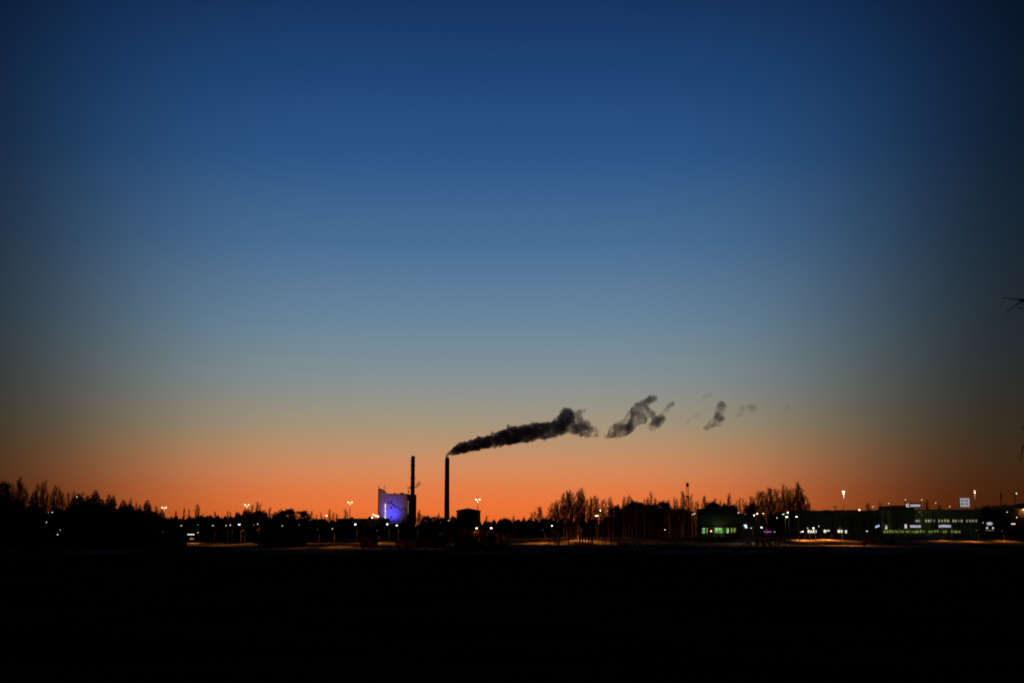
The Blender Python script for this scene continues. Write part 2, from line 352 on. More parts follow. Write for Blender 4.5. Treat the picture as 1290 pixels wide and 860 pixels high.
# ------------------------------------------------------------------ smoke
def smoke(name, puffs, Y, label, dens, col=(0.93, 0.85, 0.90), nscale=0.09, lo=(0.40, 0.40), hi=(0.55, 0.55), voxel=1.0, dens1=None, disp=2.0, dsize=6.0, step=1.0, sub=2, dist=0.5):
    """puffs: (px, py, radius_px, depth offset m)"""
    c0 = P(puffs[0][0], puffs[0][1], Y)
    bm = bmesh.new(); xs = []
    for px, py, r, dy in puffs:
        p = P(px, py, Y) - c0; p.y += dy; xs.append(p.x)
        bmesh.ops.create_icosphere(bm, subdivisions=sub, radius=max(r*px_m(Y), voxel*1.1), matrix=Matrix.Translation(p))
    me = bpy.data.meshes.new(name); bm.to_mesh(me); bm.free()
    o = bpy.data.objects.new(name, me); C.objects.link(o); o.location = c0
    rm = o.modifiers.new('remesh', 'REMESH'); rm.mode = 'VOXEL'; rm.voxel_size = voxel
    for sz, st in ((dsize, disp), (dsize*0.42, disp*0.85)):
        tx = bpy.data.textures.new(name+'_clouds', 'CLOUDS'); tx.noise_scale = sz; tx.noise_depth = 3
        d = o.modifiers.new('billow', 'DISPLACE'); d.texture = tx; d.strength = st; d.texture_coords = 'LOCAL'; d.mid_level = 0.5
    m = bpy.data.materials.new(name+'_volume'); m.use_nodes = True; t = m.node_tree; t.nodes.clear()
    pv = N(t, 'ShaderNodeVolumePrincipled'); pv.inputs['Color'].default_value = (*col, 1); pv.inputs['Anisotropy'].default_value = 0.45
    co = N(t, 'ShaderNodeTexCoord'); no = N(t, 'ShaderNodeTexNoise'); no.inputs['Scale'].default_value = nscale
    no.inputs['Detail'].default_value = 5; no.inputs['Roughness'].default_value = 0.62; no.inputs['Distortion'].default_value = dist
    t.links.new(co.outputs['Object'], no.inputs['Vector'])
    sp = N(t, 'ShaderNodeSeparateXYZ'); t.links.new(co.outputs['Object'], sp.inputs[0])
    def along(a, b):
        q = N(t, 'ShaderNodeMapRange'); q.inputs[1].default_value = min(xs); q.inputs[2].default_value = max(xs)
        q.inputs[3].default_value = a; q.inputs[4].default_value = b; t.links.new(sp.outputs['X'], q.inputs[0]); return q.outputs[0]
    mr = N(t, 'ShaderNodeMapRange'); mr.interpolation_type = 'SMOOTHSTEP'
    t.links.new(no.outputs['Fac'], mr.inputs[0]); t.links.new(along(*lo), mr.inputs[1]); t.links.new(along(*hi), mr.inputs[2])
    dn = M(t, 'MULTIPLY', mr.outputs[0], along(dens, dens if dens1 is None else dens1))
    t.links.new(dn, pv.inputs['Density'])
    out = N(t, 'ShaderNodeOutputMaterial'); t.links.new(pv.outputs[0], out.inputs['Volume'])
    m.cycles.volume_step_rate = step
    me.materials.append(m)
    tag(o, label, 'smoke', kind='stuff')
    return o
random.seed(11)
SY = 1450.0
pf = []
up = [(564, 571.5), (577, 558.5), (603, 551), (620, 547), (640, 538.5), (660, 535), (674, 530.5), (690, 531), (700, 528), (708, 520), (715, 514), (724, 520), (732, 530), (745, 538), (756, 543)]
lo_ = [(564, 574.5), (577, 573), (603, 568), (620, 565), (640, 562.5), (660, 559), (674, 556), (690, 554), (700, 553), (708, 550), (715, 548), (724, 549), (732, 552), (745, 552), (756, 552)]
def interp(pts, x):
    for (a, b), (c, d) in zip(pts, pts[1:]):
        if a <= x <= c: return b+(d-b)*(x-a)/(c-a)
    return pts[-1][1] if x > pts[-1][0] else pts[0][1]
x = 565.0
while x < 752:
    u, l = interp(up, x), interp(lo_, x); h = (l-u)/2
    pf.append((x, (u+l)/2, h*0.84, random.uniform(-.3, .3)*h))
    n = 3
    for k in range(n):
        r = h*random.uniform(0.28, 0.5) + 0.5
        yy = random.uniform(u+r*0.6, l-r*0.9)
        pf.append((x+random.uniform(-2, 2), yy, r, random.uniform(-1, 1)*h*0.7))
    r = h*random.uniform(0.34, 0.6)+0.5
    pf.append((x+random.uniform(-1, 1), u+r*random.uniform(0.7, 1.1), r, random.uniform(-1, 1)*h*0.5))
    x += max(1.6, h*0.42)
for px, py, r in ((563.3, 574.2, 1.6), (564.5, 573.4, 1.8), (738, 535, 7), (746, 541, 6), (728, 527, 7), (730, 519, 4.0), (736, 517, 2.6), (744, 521, 1.6), (752, 520, 1.5), (748, 548, 4), (762, 548, 2.2), (757, 543, 3), (640, 537, 3), (620, 546, 3), (603, 551, 3), (593, 555, 2.6), (585, 557.5, 2.4), (712, 517, 5), (717, 516, 4)):
    pf.append((px, py, r, random.uniform(-2, 2)))
smoke('smoke_plume', pf, SY, 'thick dark smoke plume streaming right from the freestanding chimney', 0.55, dens1=0.15, lo=(0.18, 0.42), hi=(0.50, 0.62), voxel=0.75, disp=2.6, dsize=4.5, nscale=0.12, step=0.035)
def strokes(lst, wob=1.0):
    out = []
    for pts, r0, r1 in lst:
        for (a, b), (c, d) in zip(pts, pts[1:]):
            L = math.hypot(c-a, d-b); n = max(2, int(L/2.2))
            for i in range(n):
                t = i/n; out.append((a+(c-a)*t+random.uniform(-wob, wob), b+(d-b)*t+random.uniform(-wob, wob), random.uniform(r0, r1), random.uniform(-5, 5)))
    return out
smoke('smoke_puff', strokes([([(771, 545), (777, 542), (786, 540), (793, 534), (799, 526), (801, 519)], 7.0, 10), ([(799, 519), (806, 510), (815, 505), (826, 500)], 4.5, 6.5), ([(804, 528), (811, 522)], 7, 9), ([(786, 539), (797, 530), (804, 517)], 8, 11),
    ([(812, 514), (820, 520), (826, 527)], 3.5, 5.5), ([(823, 537), (828, 532), (835, 524)], 5.5, 8.0), ([(836, 518), (843, 511), (850, 508)], 3.0, 4.4), ([(762, 551), (770, 551)], 1.0, 1.6)]), SY,
    'broken off smoke puff drifting between the plume and the fainter wisps', 0.20, nscale=0.10, lo=(0.36, 0.38), hi=(0.64, 0.67), voxel=1.2, disp=4.0, dsize=7, step=0.10, dist=1.0)
smoke('smoke_puff', strokes([([(897, 533), (904, 531), (906, 523), (908, 514), (909, 508)], 5.4, 7.6), ([(908, 533), (914, 537), (920, 540)], 1.2, 1.8), ([(888, 541), (894, 539)], 2.8, 3.8)]), SY,
    'small dark smoke wisp right of the larger broken off puff', 0.21, nscale=0.12, lo=(0.40, 0.40), hi=(0.68, 0.68), voxel=1.2, disp=4.0, dsize=6, step=0.12, dist=1.0)
smoke('smoke_wisp', strokes([([(862, 538), (872, 525), (880, 521), (890, 514), (893, 505)], 2.6, 4.0), ([(885, 501), (893, 497), (898, 499)], 2.6, 3.8)]), SY,
    'very faint curved smoke wisp left of the small dark one', 0.075, nscale=0.07, lo=(0.42, 0.42), hi=(0.75, 0.75), voxel=1.2, disp=4.0, dsize=6, step=0.12, dist=1.0)
smoke('smoke_wisp', strokes([([(930, 522), (936, 513), (943, 514), (951, 516)], 4.2, 6.0)]), SY,
    'faint smoke wisp farthest right but one in the sky', 0.12, nscale=0.07, lo=(0.40, 0.40), hi=(0.74, 0.74), voxel=1.2, disp=4.0, dsize=6, step=0.12, dist=1.0)
smoke('smoke_wisp', strokes([([(987, 518), (991, 513), (995, 510)], 3.6, 5.0)]), SY,
    'barely visible last smoke wisp, farthest right in the sky', 0.03, nscale=0.07, lo=(0.38, 0.38), hi=(0.7, 0.7), voxel=1.2, disp=3.0, dsize=6, step=0.12, dist=1.0)
smoke('steam_wisp', strokes([([(514.5, 618), (515, 614), (511, 612)], 1.3, 2.2), ([(515, 614), (520, 613), (525, 611), (531, 608)], 1.6, 3.0)], 0.6), 1462.0,
    'thin steam wisp curling round the chimney behind the boiler house', 0.3, nscale=0.2, lo=(0.35, 0.35), hi=(0.6, 0.6), voxel=0.8, disp=1.6, dsize=3, step=0.10)

# ------------------------------------------------------------------ shops and stores on the right
def facade(name, label, cat, Y, pxa, pxb, top, depth, wall, roof='roof', par=0.6):
    x0, x1 = x_at(pxa, Y), x_at(pxb, Y); cx = (x0+x1)/2; g = gz(cx, Y); t = empty(name, (cx, Y, g)); tag(t, label, cat)
    w = (x1-x0)/2; zt = z_at(top, Y)-g
    MB().box(-w, w, 0, depth, -2, zt).build('wall', MAT[wall], t)
    MB().box(-w-0.25, w+0.25, -0.25, depth+0.25, zt+0.003, zt+par).build('roof', MAT[roof], t)
    X = lambda px: x_at(px, Y)-cx
    Z = lambda py: z_at(py, Y)-g
    return t, X, Z
def pane(t, X, Z, a, b, y0, y1, m, frame=True, name='window'):
    o = MB().box(X(a), X(b), -0.12, -0.02, Z(y1), Z(y0)).build(name, MAT['black'], t)
    e = 0.08
    MB().box(X(a)+e, X(b)-e, -0.16, -0.125, Z(y1)+e, Z(y0)-e).build('pane', MAT[m], o)
    return o

def green_shop():
    t, X, Z = facade('shop_building', 'two tier shop building with green lit ground floor windows', 'building', 850, 880, 962, 647.6, 45, 'greyclad', 'roof')
    MB().box(X(889), X(932), 8, 40, Z(647), Z(640.2)).build('upper_storey', MAT['greyclad'], t)
    MB().box(X(888.6), X(932.4), 7.6, 40.4, Z(640.15), Z(639.5)).build('upper_roof', MAT['roof'], t)
    MB().box(X(897), X(911), 9, 30, Z(639.48), Z(638.9)).build('roof_snow', MAT['snow'], t)
    MB().box(X(891), X(926), 0.3, 7.4, Z(646.45), Z(646.0)).build('roof_snow', MAT['snow'], t)
    for a, b, m in ((884, 888, 'E_shop'), (900, 904.6, 'E_shop'), (905, 910, 'E_shop'), (914.5, 918, 'E_shop'), (920, 923, 'E_strip'), (923.6, 927, 'E_strip'), (911, 912.5, 'E_strip'), (889.5, 891.5, 'E_strip')):
        pane(t, X, Z, a, b, 664.4, 671.2, m)
    for px in (882.5, 893, 898, 912.9, 919, 928.5):
        MB().box(X(px)-0.25, X(px)+0.25, -0.5, -0.02, -1, Z(664)).build('pillar', MAT['greyclad'], t)
    MB().box(X(880.5), X(930), -1.6, -0.05, Z(664), Z(663.2)).build('canopy', MAT['roof'], t)
    for a, b, p in ((937, 940.5, 661.5), (938.5, 941.5, 663.8)):
        MB().box(X(a), X(b), -0.6, -0.1, Z(p+0.9), Z(p-0.9)).build('lit_sign', MAT['E_panel'], t)
    point('shopfront_light', tuple(P(905, 666, 846)), (0.45, 1.0, 0.35), 260, 0.3)
    # red round sign
    s = empty('round_sign', (x_at(895.6, 843), 843, gz(x_at(895.6, 843), 843)))
    tag(s, 'red round lit sign in front of the green shop windows', 'sign')
    zc = z_at(668.6, 843)-s.location.z
    MB().tube((0, 0.15, -0.5), (0, 0.15, zc), 0.12, 0.12, 6).build('post', MAT['steel'], s)
    MB().tube((0, -0.1, zc), (0, 0.2, zc), 1.7, 1.7, 18).build('disc', MAT['red'], s)
    MB().ball((0, -0.25, zc), 0.55, 0.12, 0.5).build('lamp', MAT['E_redlamp'], s)
green_shop()

def long_store():
    t, X, Z = facade('warehouse_store', 'long dark flat roofed building with bright small ground floor windows', 'building', 862, 1000, 1109.5, 644, 50, 'greenclad')
    MB().box(X(1000), X(1060), -0.2, -0.02, Z(663), Z(644.4)).build('cladding', MAT['greyclad'], t)
    for py in (650, 656, 662):
        MB().box(X(1001), X(1109), -0.3, -0.21, Z(py), Z(py-0.5)).build('ledge', MAT['darkclad'], t)
    for a, b, y0, y1 in ((1017, 1019.6, 667, 671), (1020.2, 1022.8, 667.4, 671), (1023.4, 1025.8, 667, 671), (1026.4, 1028.4, 667.2, 671), (1037.2, 1040.6, 666.9, 670.6), (1041.2, 1045.2, 667, 669), (1054.6, 1058, 667, 670.6), (1058.4, 1061.6, 667, 670.6), (1064, 1066.8, 667.4, 671.4), (1090.6, 1093, 668, 669.2)):
        pane(t, X, Z, a, b, y0, y1, 'E_winw')
    for px in (1005, 1030, 1048, 1075): MB().box(X(px)-1.2, X(px)+1.2, -0.1, -0.01, -1, Z(667)).build('door', MAT['steel'], t)
    for px, w in ((1010, 2), (1046, 1.6), (1062, 2.6), (1078, 3)): MB().box(X(px)-w, X(px)+w, 6, 12, Z(643.9)+0.6, Z(642.6)+0.4).build('roof_vent', MAT['roof'], t)
    MB().box(X(1068), X(1074.5), 1, 4, Z(643.2), Z(642.6)).build('roof_snow', MAT['snow'], t)
    # purple sign and blue sign stand on their own posts
    for px, py, w, h, m, lab, rot in ((967, 669.3, 4.6, 0.8, 'E_purple', 'small glowing purple sign left of the bright windows', 0), (1105, 662.6, 2.9, 1.3, 'E_blue', 'slanted blue white lit sign between the two stores', 0.35)):
        Y = 835; x = x_at(px, Y); g = gz(x, Y); s = empty('lit_sign', (x, Y, g)); tag(s, lab, 'sign'); k = px_m(Y); z = z_at(py, Y)-g
        MB().tube((0, 0.25, -0.5), (0, 0.25, z), 0.15, 0.15, 6).build('post', MAT['steel'], s)
        dx = w*k; dz = dx*rot
        MB().prism([(-dx-.2, z-h*k-dz-.2), (dx+.2, z-h*k+dz-.2), (dx+.2, z+h*k+dz+.2), (-dx-.2, z+h*k-dz+.2)], 0, 0.3).build('sign_box', MAT['black'], s)
        n = 5
        for i in range(n):
            a = -dx+2*dx*i/n; b = a+2*dx/n*0.86; zz = z-dz+2*dz*(i+.5)/n
            MB().box(a, b, -0.06, -0.002, zz-h*k, zz+h*k*random.uniform(.75, 1)).build('letter', MAT[m], s)
long_store()

def department_store():
    random.seed(5)
    t, X, Z = facade('department_store', 'green clad store with a row of small yellow windows and lit signs', 'building', 845, 1110, 1237, 642.8, 55, 'greenclad')
    MB().box(X(1124), X(1152.5), -0.5, 30, Z(665), Z(636.4)).build('black_block', MAT['black'], t)
    groups = [(1147.4, 1160.5), (1165.5, 1179), (1181.8, 1196.8), (1199.8, 1213.6), (1217, 1232)]
    for gi, (a, b) in enumerate(groups):
        n = 4; s = (b-a)/n
        for i in range(n):
            wd = s*random.uniform(0.62, 0.8)
            pane(t, X, Z, a+i*s, a+i*s+wd, 653.7+random.uniform(0, .4), 657.4, 'E_winy')
    # ground floor glazing
    px = 1112.0
    while px < 1208:
        w = random.uniform(2.2, 4.2)
        if random.random() < 0.8: pane(t, X, Z, px, px+w, 667+random.uniform(0, 1.2), 671, 'E_strip')
        px += w+0.5
    for a, b, py in ((1146, 1159.5, 662.6), (1182, 1197.5, 662.4)):
        f = MB().box(X(a-1), X(b+2.4), -0.7, -0.02, Z(py+2.6), Z(py-2.6)).build('sign_board', MAT['greyclad'], t)
        n = 7
        for i in range(n):
            u = a+(b-a)*i/n; h = random.uniform(1.1, 1.7)
            MB().box(X(u), X(u+(b-a)/n*0.93), -0.85, -0.702, Z(py+1.5), Z(py-h)).build('letter', MAT['E_sign'], f)
    MB().box(X(1139.3), X(1141.8), -0.9, -0.52, Z(665), Z(660)).build('lit_panel', MAT['E_signpink'], t)
    MB().box(X(1115), X(1116.8), -0.5, -0.05, Z(666), Z(661)).build('lit_panel', MAT['E_dim'], t)
    # roof sign: black box with a ring emblem and a band of letters
    s = empty('roof_sign', (x_at(1151.6, 842), 842, z_at(639.6, 842))); tag(s, 'black roof sign with a lit ring emblem and white letters', 'sign')
    sX = lambda px: x_at(px, 842)-s.location.x
    sZ = lambda py: z_at(py, 842)-s.location.z
    MB().box(sX(1141.2), sX(1162), 0, 1.0, 0, sZ(632.9)).build('sign_box', MAT['black'], s)
    for px in (1144, 1159): MB().box(sX(px)-.15, sX(px)+.15, .3, .7, sZ(643), 0.01).build('post', MAT['steel'], s)
    mb = MB(); c = (sX(1144.4), sZ(636.2)); seg = 14
    for i in range(seg):
        a0 = R(30+300*i/seg); a1 = R(30+300*(i+1)/seg); ro, ri = 2.35*px_m(842), 0.9*px_m(842)
        mb.prism([(c[0]+ri*math.cos(a0), c[1]+ri*math.sin(a0)), (c[0]+ro*math.cos(a0), c[1]+ro*math.sin(a0)), (c[0]+ro*math.cos(a1), c[1]+ro*math.sin(a1)), (c[0]+ri*math.cos(a1), c[1]+ri*math.sin(a1))], -0.2, -0.003)
    mb.build('emblem', MAT['E_signpink'], s)
    for i in range(9):
        a = 1147.6+i*1.42
        MB().box(sX(a), sX(a+1.25), -0.2, -0.003, sZ(637.9), sZ(634.9)).build('letter', MAT['E_sign'], s)
    # square sign on the roof
    s = empty('square_sign', (x_at(1216.5, 850), 850, z_at(642.6, 850)+0.6)); tag(s, 'white square lit sign with dark marks on the store roof', 'sign')
    sX = lambda px: x_at(px, 850)-s.location.x
    sZ = lambda py: z_at(py, 850)-s.location.z
    for px in (1213, 1220): MB().box(sX(px)-.15, sX(px)+.15, .1, .5, -0.02, sZ(638)).build('post', MAT['steel'], s)
    MB().box(sX(1210.2), sX(1223), 0.02, 0.9, sZ(638.6), sZ(626.6)).build('sign_box', MAT['greyclad'], s)
    MB().box(sX(1210.6), sX(1222.6), -0.1, 0.01, sZ(638.2), sZ(627)).build('face', MAT['E_cube'], s)
    for a, b, y0, y1 in ((1212.2, 1213.2, 629.2, 631.6), (1213.6, 1214.6, 629, 631.8), (1216, 1217.8, 629.8, 631), (1218, 1220.4, 629.2, 631.4), (1212.2, 1214.6, 633.2, 635.8), (1217.6, 1218.6, 633, 635.6), (1218.9, 1220.2, 633.2, 635.9)):
        MB().box(sX(a), sX(b), -0.14, -0.103, sZ(y1), sZ(y0)).build('letter', MAT['E_mark'], s)
department_store()

def roadside_shop():
    t, X, Z = facade('roadside_shop', 'dark low shop with a pale oval lit sign', 'building', 872, 1238.5, 1261, 646, 25, 'darkclad')
    o = MB().tube((X(1246.5), -0.5, Z(659.2)), (X(1246.5), -0.02, Z(659.2)), 1, 1, 20); o.v = [(X(1246.5)+(v[0]-X(1246.5))*3.7*px_m(872), v[1], Z(659.2)+(v[2]-Z(659.2))*2.0*px_m(872)) for v in o.v]
    o.build('oval_sign', MAT['E_sign'], t)
    for px in (1243, 1250.4): MB().ball((X(px), -0.5, Z(664.6)), .45, .3, .35).build('wall_lamp', MAT['E_dim'], t)
    MB().box(X(1240), X(1251), -1.2, -0.05, Z(668), Z(667)).build('canopy', MAT['roof'], t)
    MB().box(X(1240.3), X(1250.7), -1.3, -1.21, Z(667.8), Z(667.2)).build('canopy_light', MAT['E_winy'], t)
    t, X, Z = facade('dark_warehouse', 'black warehouse at the right edge with an orange lit eave', 'building', 880, 1263, 1320, 641.5, 40, 'darkclad')
    MB().prism([(X(1262), Z(641)), (X(1322), Z(641)), (X(1322), Z(631)), (X(1290), Z(636.5))], -0.6, 40).build('roof_slope', MAT['roof'], t)
    MB().box(X(1274), X(1279), -0.3, -0.02, Z(660), Z(659.1)).build('strip_light', MAT['E_dim'], t)
    MB().box(X(1284), X(1320), -4, -0.02, Z(640.6), Z(639.6)).build('eave', MAT['brick'], t)
    MB().ball((X(1289), -2.5, Z(641.6)), 0.7, .5, .4).build('eave_lamp', MAT['E_sodium'], t)
    MB().box(X(1283), X(1320), -0.3, -0.02, Z(652), Z(640.7)).build('cladding', MAT['brick'], t)
    point('eave_lamp_light', (X(1289), -2.5, Z(643)), (1, .5, .15), 450, 0.3, t)
roadside_shop()

def kiosk():
    Y = 690; x = x_at(241, Y); g = gz(x, Y); t = empty('bus_shelter', (x, Y, g)); tag(t, 'small white lit bus shelter among the trees on the left', 'shelter')
    k = px_m(Y); Z = lambda py: z_at(py, Y)-g
    w = 4.6*k
    MB().box(-w, w, 0, 2.2, Z(673.4), Z(672.6)).build('roof', MAT['galv'], t)
    for i in range(4):
        a = -w+0.15+i*(2*w-.3)/4
        MB().box(a, a+(2*w-.3)/4-0.12, -0.06, -0.01, Z(673.4), Z(672.3)).build('light_panel', MAT['E_dim'], t)
    for s in (-w+.1, w-.1): MB().box(s-.08, s+.08, 0.1, 0.3, -0.5, Z(673.4)).build('post', MAT['steel'], t)
    MB().box(-w*0.5, w*0.4, 1.8, 1.9, Z(679), Z(677.6)).build('light_box', MAT['E_faint'], t)
    MB().box(-w*0.7, w*0.7, 1.2, 1.6, 0.35, 0.45).build('bench', MAT['steel'], t)
kiosk()

# ------------------------------------------------------------------ lamps
LAMPS = [(238, 677, 690), (241, 677, 690), (245, 677, 690)]       # (px, py, Y) so that trees keep out of the line from lamp to road
def find_Y(px, py, H, lo=500, hi=None):
    hi = hi or (838 if px > 875 else 990)
    best = None
    for Y in range(lo, hi, 10):
        p = P(px, py, Y); d = abs(p.z-gz(p.x, Y)-H)
        if best is None or d < best[0]: best = (d, Y)
    return best[1]
def mast(px, py, label, H=24, mats=('E_mast', 'E_mast'), sep=2.3, r=0.8, power=0, Y=None, pole='galv'):
    Y = Y or find_Y(px, py, H, 700, 1300); p = P(px, py, Y); g = gz(p.x, Y); t = empty('floodlight_mast', (p.x, Y, g)); h = p.z-g; k = px_m(Y)
    tag(t, label, 'floodlight mast', 'tall twin floodlight masts')
    MB().lathe([(-0.5, 0.34), (h*0.5, 0.27), (h+0.3, 0.2)], n=8).build('pole', MAT[pole], t)
    s = sep*k; MB().box(-s-.2, s+.2, -0.15, 0.15, h-0.5, h-0.25).build('crossarm', MAT['steel'], t)
    for sg, m in zip((-1, 1), mats):
        hd = MB().box(sg*s-r*.6*k, sg*s+r*.6*k, -0.1, 0.7, h-0.2, h+r*k*0.9).build('lamp_head', MAT['steel'], t)
        if m: MB().ball((sg*s, -0.3, h+0.35*k), r*k*(0.8 if sg > 0 else 1), .28, r*k*.72).build('lens', MAT[m], hd)
    if power: point('flood_light', (0, -1.2, h-0.9), (1, .76, .45), power, 0.3, t)
    LAMPS.append((px, py, Y))
mast(207, 639.3, 'twin floodlight mast over the spruces, leftmost in the sky', power=500)
mast(311, 636, 'twin floodlight mast above the low treeline on the left', power=500)
mast(441.2, 632.6, 'twin floodlight mast over the long low building', power=500)
mast(602, 629.2, 'twin floodlight mast beside the gabled hall', power=600, r=0.9)
mast(1062.6, 619.3, 'bright floodlight mast above the long dark building', sep=0.9, r=1.0, power=4000, H=30)
mast(1227.6, 618.2, 'floodlight mast right of the white square sign', sep=0.7, mats=('E_dim2', 'E_dim2'), r=1.1, power=1500, H=30)
mast(1052.3, 638.2, 'unlit dark twin floodlight mast over the long dark building', mats=(None, None), r=1.0, sep=1.6, H=20, pole='steel')
mast(1278.6, 621.6, 'floodlight mast at the right edge with one head lit', mats=(None, 'E_dim'), sep=1.7, r=1.1, H=28, pole='steel')

POW = 3.3
def street(px, py, m, label, H=9, power=0, col=(1, .27, .03), r=1.0, Y=None, wide=1.0, all_round=False):
    Y = Y or find_Y(px, py, H); p = P(px, py, Y); g = gz(p.x, Y); t = empty('street_lamp', (p.x, Y, g)); h = p.z-g; k = px_m(Y)
    tag(t, label, 'street lamp', 'street lamps')
    ax = 1.1*k+.5
    MB().lathe([(-0.5, 0.14), (h*0.6, 0.1), (h+.35, 0.07)], c=(ax, 0.1, 0), n=6).build('pole', MAT['steel'], t)
    MB().tube((ax, 0.1, h+.3), (0, 0.1, h+.5), .07, .06, 5).build('arm', MAT['galv'], t)
    rr = r*k*0.62
    hd = MB().box(-rr*wide*1.15, rr*wide*1.15, -.25, .3, h+rr*.5, h+rr*.75+.1).build('lamp_head', MAT['steel'], t)
    MB().ball((0, 0, h), rr*wide*1.1, .3, rr*.72).build('lens', MAT[m], hd)
    if power and (all_round or col[1] > .5): point('street_light', (-0.5, -2.2, h-0.9), col, power*1.6, 0.25, t)
    elif power: spot('street_light', (-0.5, -2.0, h-0.6), (-0.5, -3.6, h-6), col, power*POW, 162, 0.5, t)
    LAMPS.append((px, py, Y))
S = street
# far left, seen between the trees
S(58.5, 657.4, 'E_dim', 'dim white lamp low in the dark trees at far left', r=1.1)
S(65.8, 645, 'E_dim', 'dim white lamp highest among those in the dark left trees', H=14, r=1.1)
S(61.2, 645, 'E_faint', 'faint lamp beside the highest dim lamp on the left', H=14)
S(96.8, 625.6, 'E_green', 'dim greenish lamp against the sky in the left trees', H=22, r=0.9)
S(76.2, 667.2, 'E_dim', 'dim lamp above the greenish low light at far left', r=1.0, H=6)
S(72.6, 673, 'E_green', 'low greenish light at the foot of the left trees', r=1.3, H=3.5, Y=600)
S(228.3, 661.7, 'E_dim', 'white lamp above the bus shelter', r=1.2)
S(249.2, 670.4, 'E_dim', 'low white lamp just right of the bus shelter', r=1.0, H=5, power=500)
S(249.6, 660.8, 'E_faint', 'faint lamp among trees above the bus shelter lamp')
S(268.2, 661.6, 'E_dim', 'wide dim lamp first right of the bus shelter', wide=1.8, r=.9, power=500)
S(284.8, 661.7, 'E_dim', 'wide dim lamp second right of the bus shelter', wide=1.6, r=.8, power=500)
S(290.2, 661.1, 'E_sodium', 'small orange lamp left of the brightest left lamp', r=.6, power=700)
S(301.3, 660.4, 'E_warm', 'bright warm lamp in the middle of the left treeline', wide=1.4, r=1.2, power=1500)
S(319.8, 660.8, 'E_faint', 'faint lamp just left of a whiter lamp in the left treeline')
S(324.5, 659.7, 'E_dim', 'pale lamp right of the bright warm left lamp', r=1.1, power=500)
S(355.5, 662, 'E_dim', 'small dim lamp right of the left treeline floodlight', wide=1.3, r=.8)
S(376.8, 660.8, 'E_faint', 'faint lamp farthest right under the left treeline', r=.9)
S(411.5, 648.9, 'E_warm', 'bright lamp left of the long low building', r=1.3, H=13)
S(418.6, 665.6, 'E_dim', 'white lamp under the left end of the long low building', r=1.1, H=7, power=1300)
S(447.5, 660.1, 'E_white', 'white lamp in front of the long low building', r=1.2, power=1100)
S(487.8, 660, 'E_white', 'white lamp below the blue lit wall', r=1.2, power=900)
S(499.8, 661.3, 'E_warm', 'warm lamp below the boiler house, right of a white one', r=1.2, power=1200)
S(523.8, 661.8, 'E_faint', 'faint orange lamp right of the boiler house foot', r=1.0, power=500)
S(565, 655.4, 'E_dim', 'small pale lamp at the foot of the freestanding chimney', r=.9, H=10)
S(600.4, 665, 'E_warm', 'yellow lamp in front of the gabled hall', r=1.3, H=8, power=1400, all_round=True)
S(618.8, 664.8, 'E_warm', 'wide yellow lamp right of the gabled hall', wide=1.4, r=1.2, H=8, power=900)
S(695.5, 661.8, 'E_white', 'white lamp at the left end of the birch row', r=1.2, power=1500, Y=740)
S(707.4, 652.6, 'E_faint', 'faint lamp within the birch row', r=.9, H=12)
S(751.5, 649.4, 'E_warm', 'wide glowing lamp under two lamps in the birch row', wide=3.6, r=1.0, H=12, power=1200, Y=690, all_round=True)
S(756, 642.6, 'E_white', 'left one of two bright lamps in the birch row', r=1.2, H=14)
S(765.4, 643, 'E_dim', 'right one of two bright lamps in the birch row', r=1.2, H=14, power=900, all_round=True)
S(837.7, 666.9, 'E_dim', 'white lamp low among birch trunks left of the green shop', r=1.2, H=6)
S(872.6, 647.7, 'E_dim', 'left one of a pair of lamps over the birch trunks', r=1.1, H=14, power=2200, Y=760, all_round=True)
S(875.3, 646.4, 'E_dim', 'right one of a pair of lamps over the birch trunks', r=1.2, H=14, Y=760)
S(930.2, 645.5, 'E_dim', 'white lamp on the roofline right of the shop upper storey', wide=1.4, r=1.0, H=16)
S(938.8, 647.2, 'E_faint', 'faint lamp near the right end of the shop roof', r=1.0, H=16)
S(946.2, 664.8, 'E_dim', 'slim white lamp right of the shop lit signs', r=1.0, H=7, power=350, col=(.8, .95, .6))
S(950, 648.7, 'E_warm', 'lower left lamp of three warm lamps by the shop', r=1.1, H=14, power=700, all_round=True)
S(954, 646.7, 'E_warm', 'middle lamp of three warm lamps by the shop', r=1.1, H=15)
S(961.4, 646.4, 'E_sodium', 'right orange lamp of three lamps by the shop', r=.9, H=15)
S(959.4, 664.1, 'E_white', 'white lamp above the purple sign', r=1.1, H=7)
S(975.8, 669.7, 'E_dim', 'low lamp right of the purple sign', r=.9, H=4.5, Y=800)
S(978.7, 652, 'E_dim', 'pale lamp below the tall birches', r=1.1, H=12)
S(986.7, 647.4, 'E_green', 'wide green lamp below the tall birches', wide=2.4, r=1.0, H=15)
S(992.4, 645.1, 'E_warm', 'warm lamp right above the green lamp', r=1.2, H=15)
S(991.2, 650.7, 'E_white', 'bright white lamp right below the green lamp', r=1.4, H=13, power=700, col=(1, .7, .35))
S(1003.4, 650.5, 'E_white', 'white lamp at the left corner of the long dark building', r=1.1, H=13)
S(1010.9, 669.2, 'E_white', 'low white lamp left of the bright windows', r=1.2, H=4.5, Y=800)
S(1008.5, 669.8, 'E_dim', 'low dim lamp beside the low white one', r=.9, H=4.5, Y=790)
S(1017.2, 664.8, 'E_dim', 'left lamp of three above the bright windows', r=1.0, H=8)
S(1024.7, 664.9, 'E_white', 'middle lamp of three above the bright windows', r=1.1, H=8, power=2600)
S(1031.5, 662.5, 'E_dim', 'right lamp of three above the bright windows', r=1.0, H=9)
S(1058, 664.5, 'E_faint', 'added faint lamp over the second pair of bright windows', r=.9, H=8, power=2600)  # added lamp, put in to throw orange light on the bank
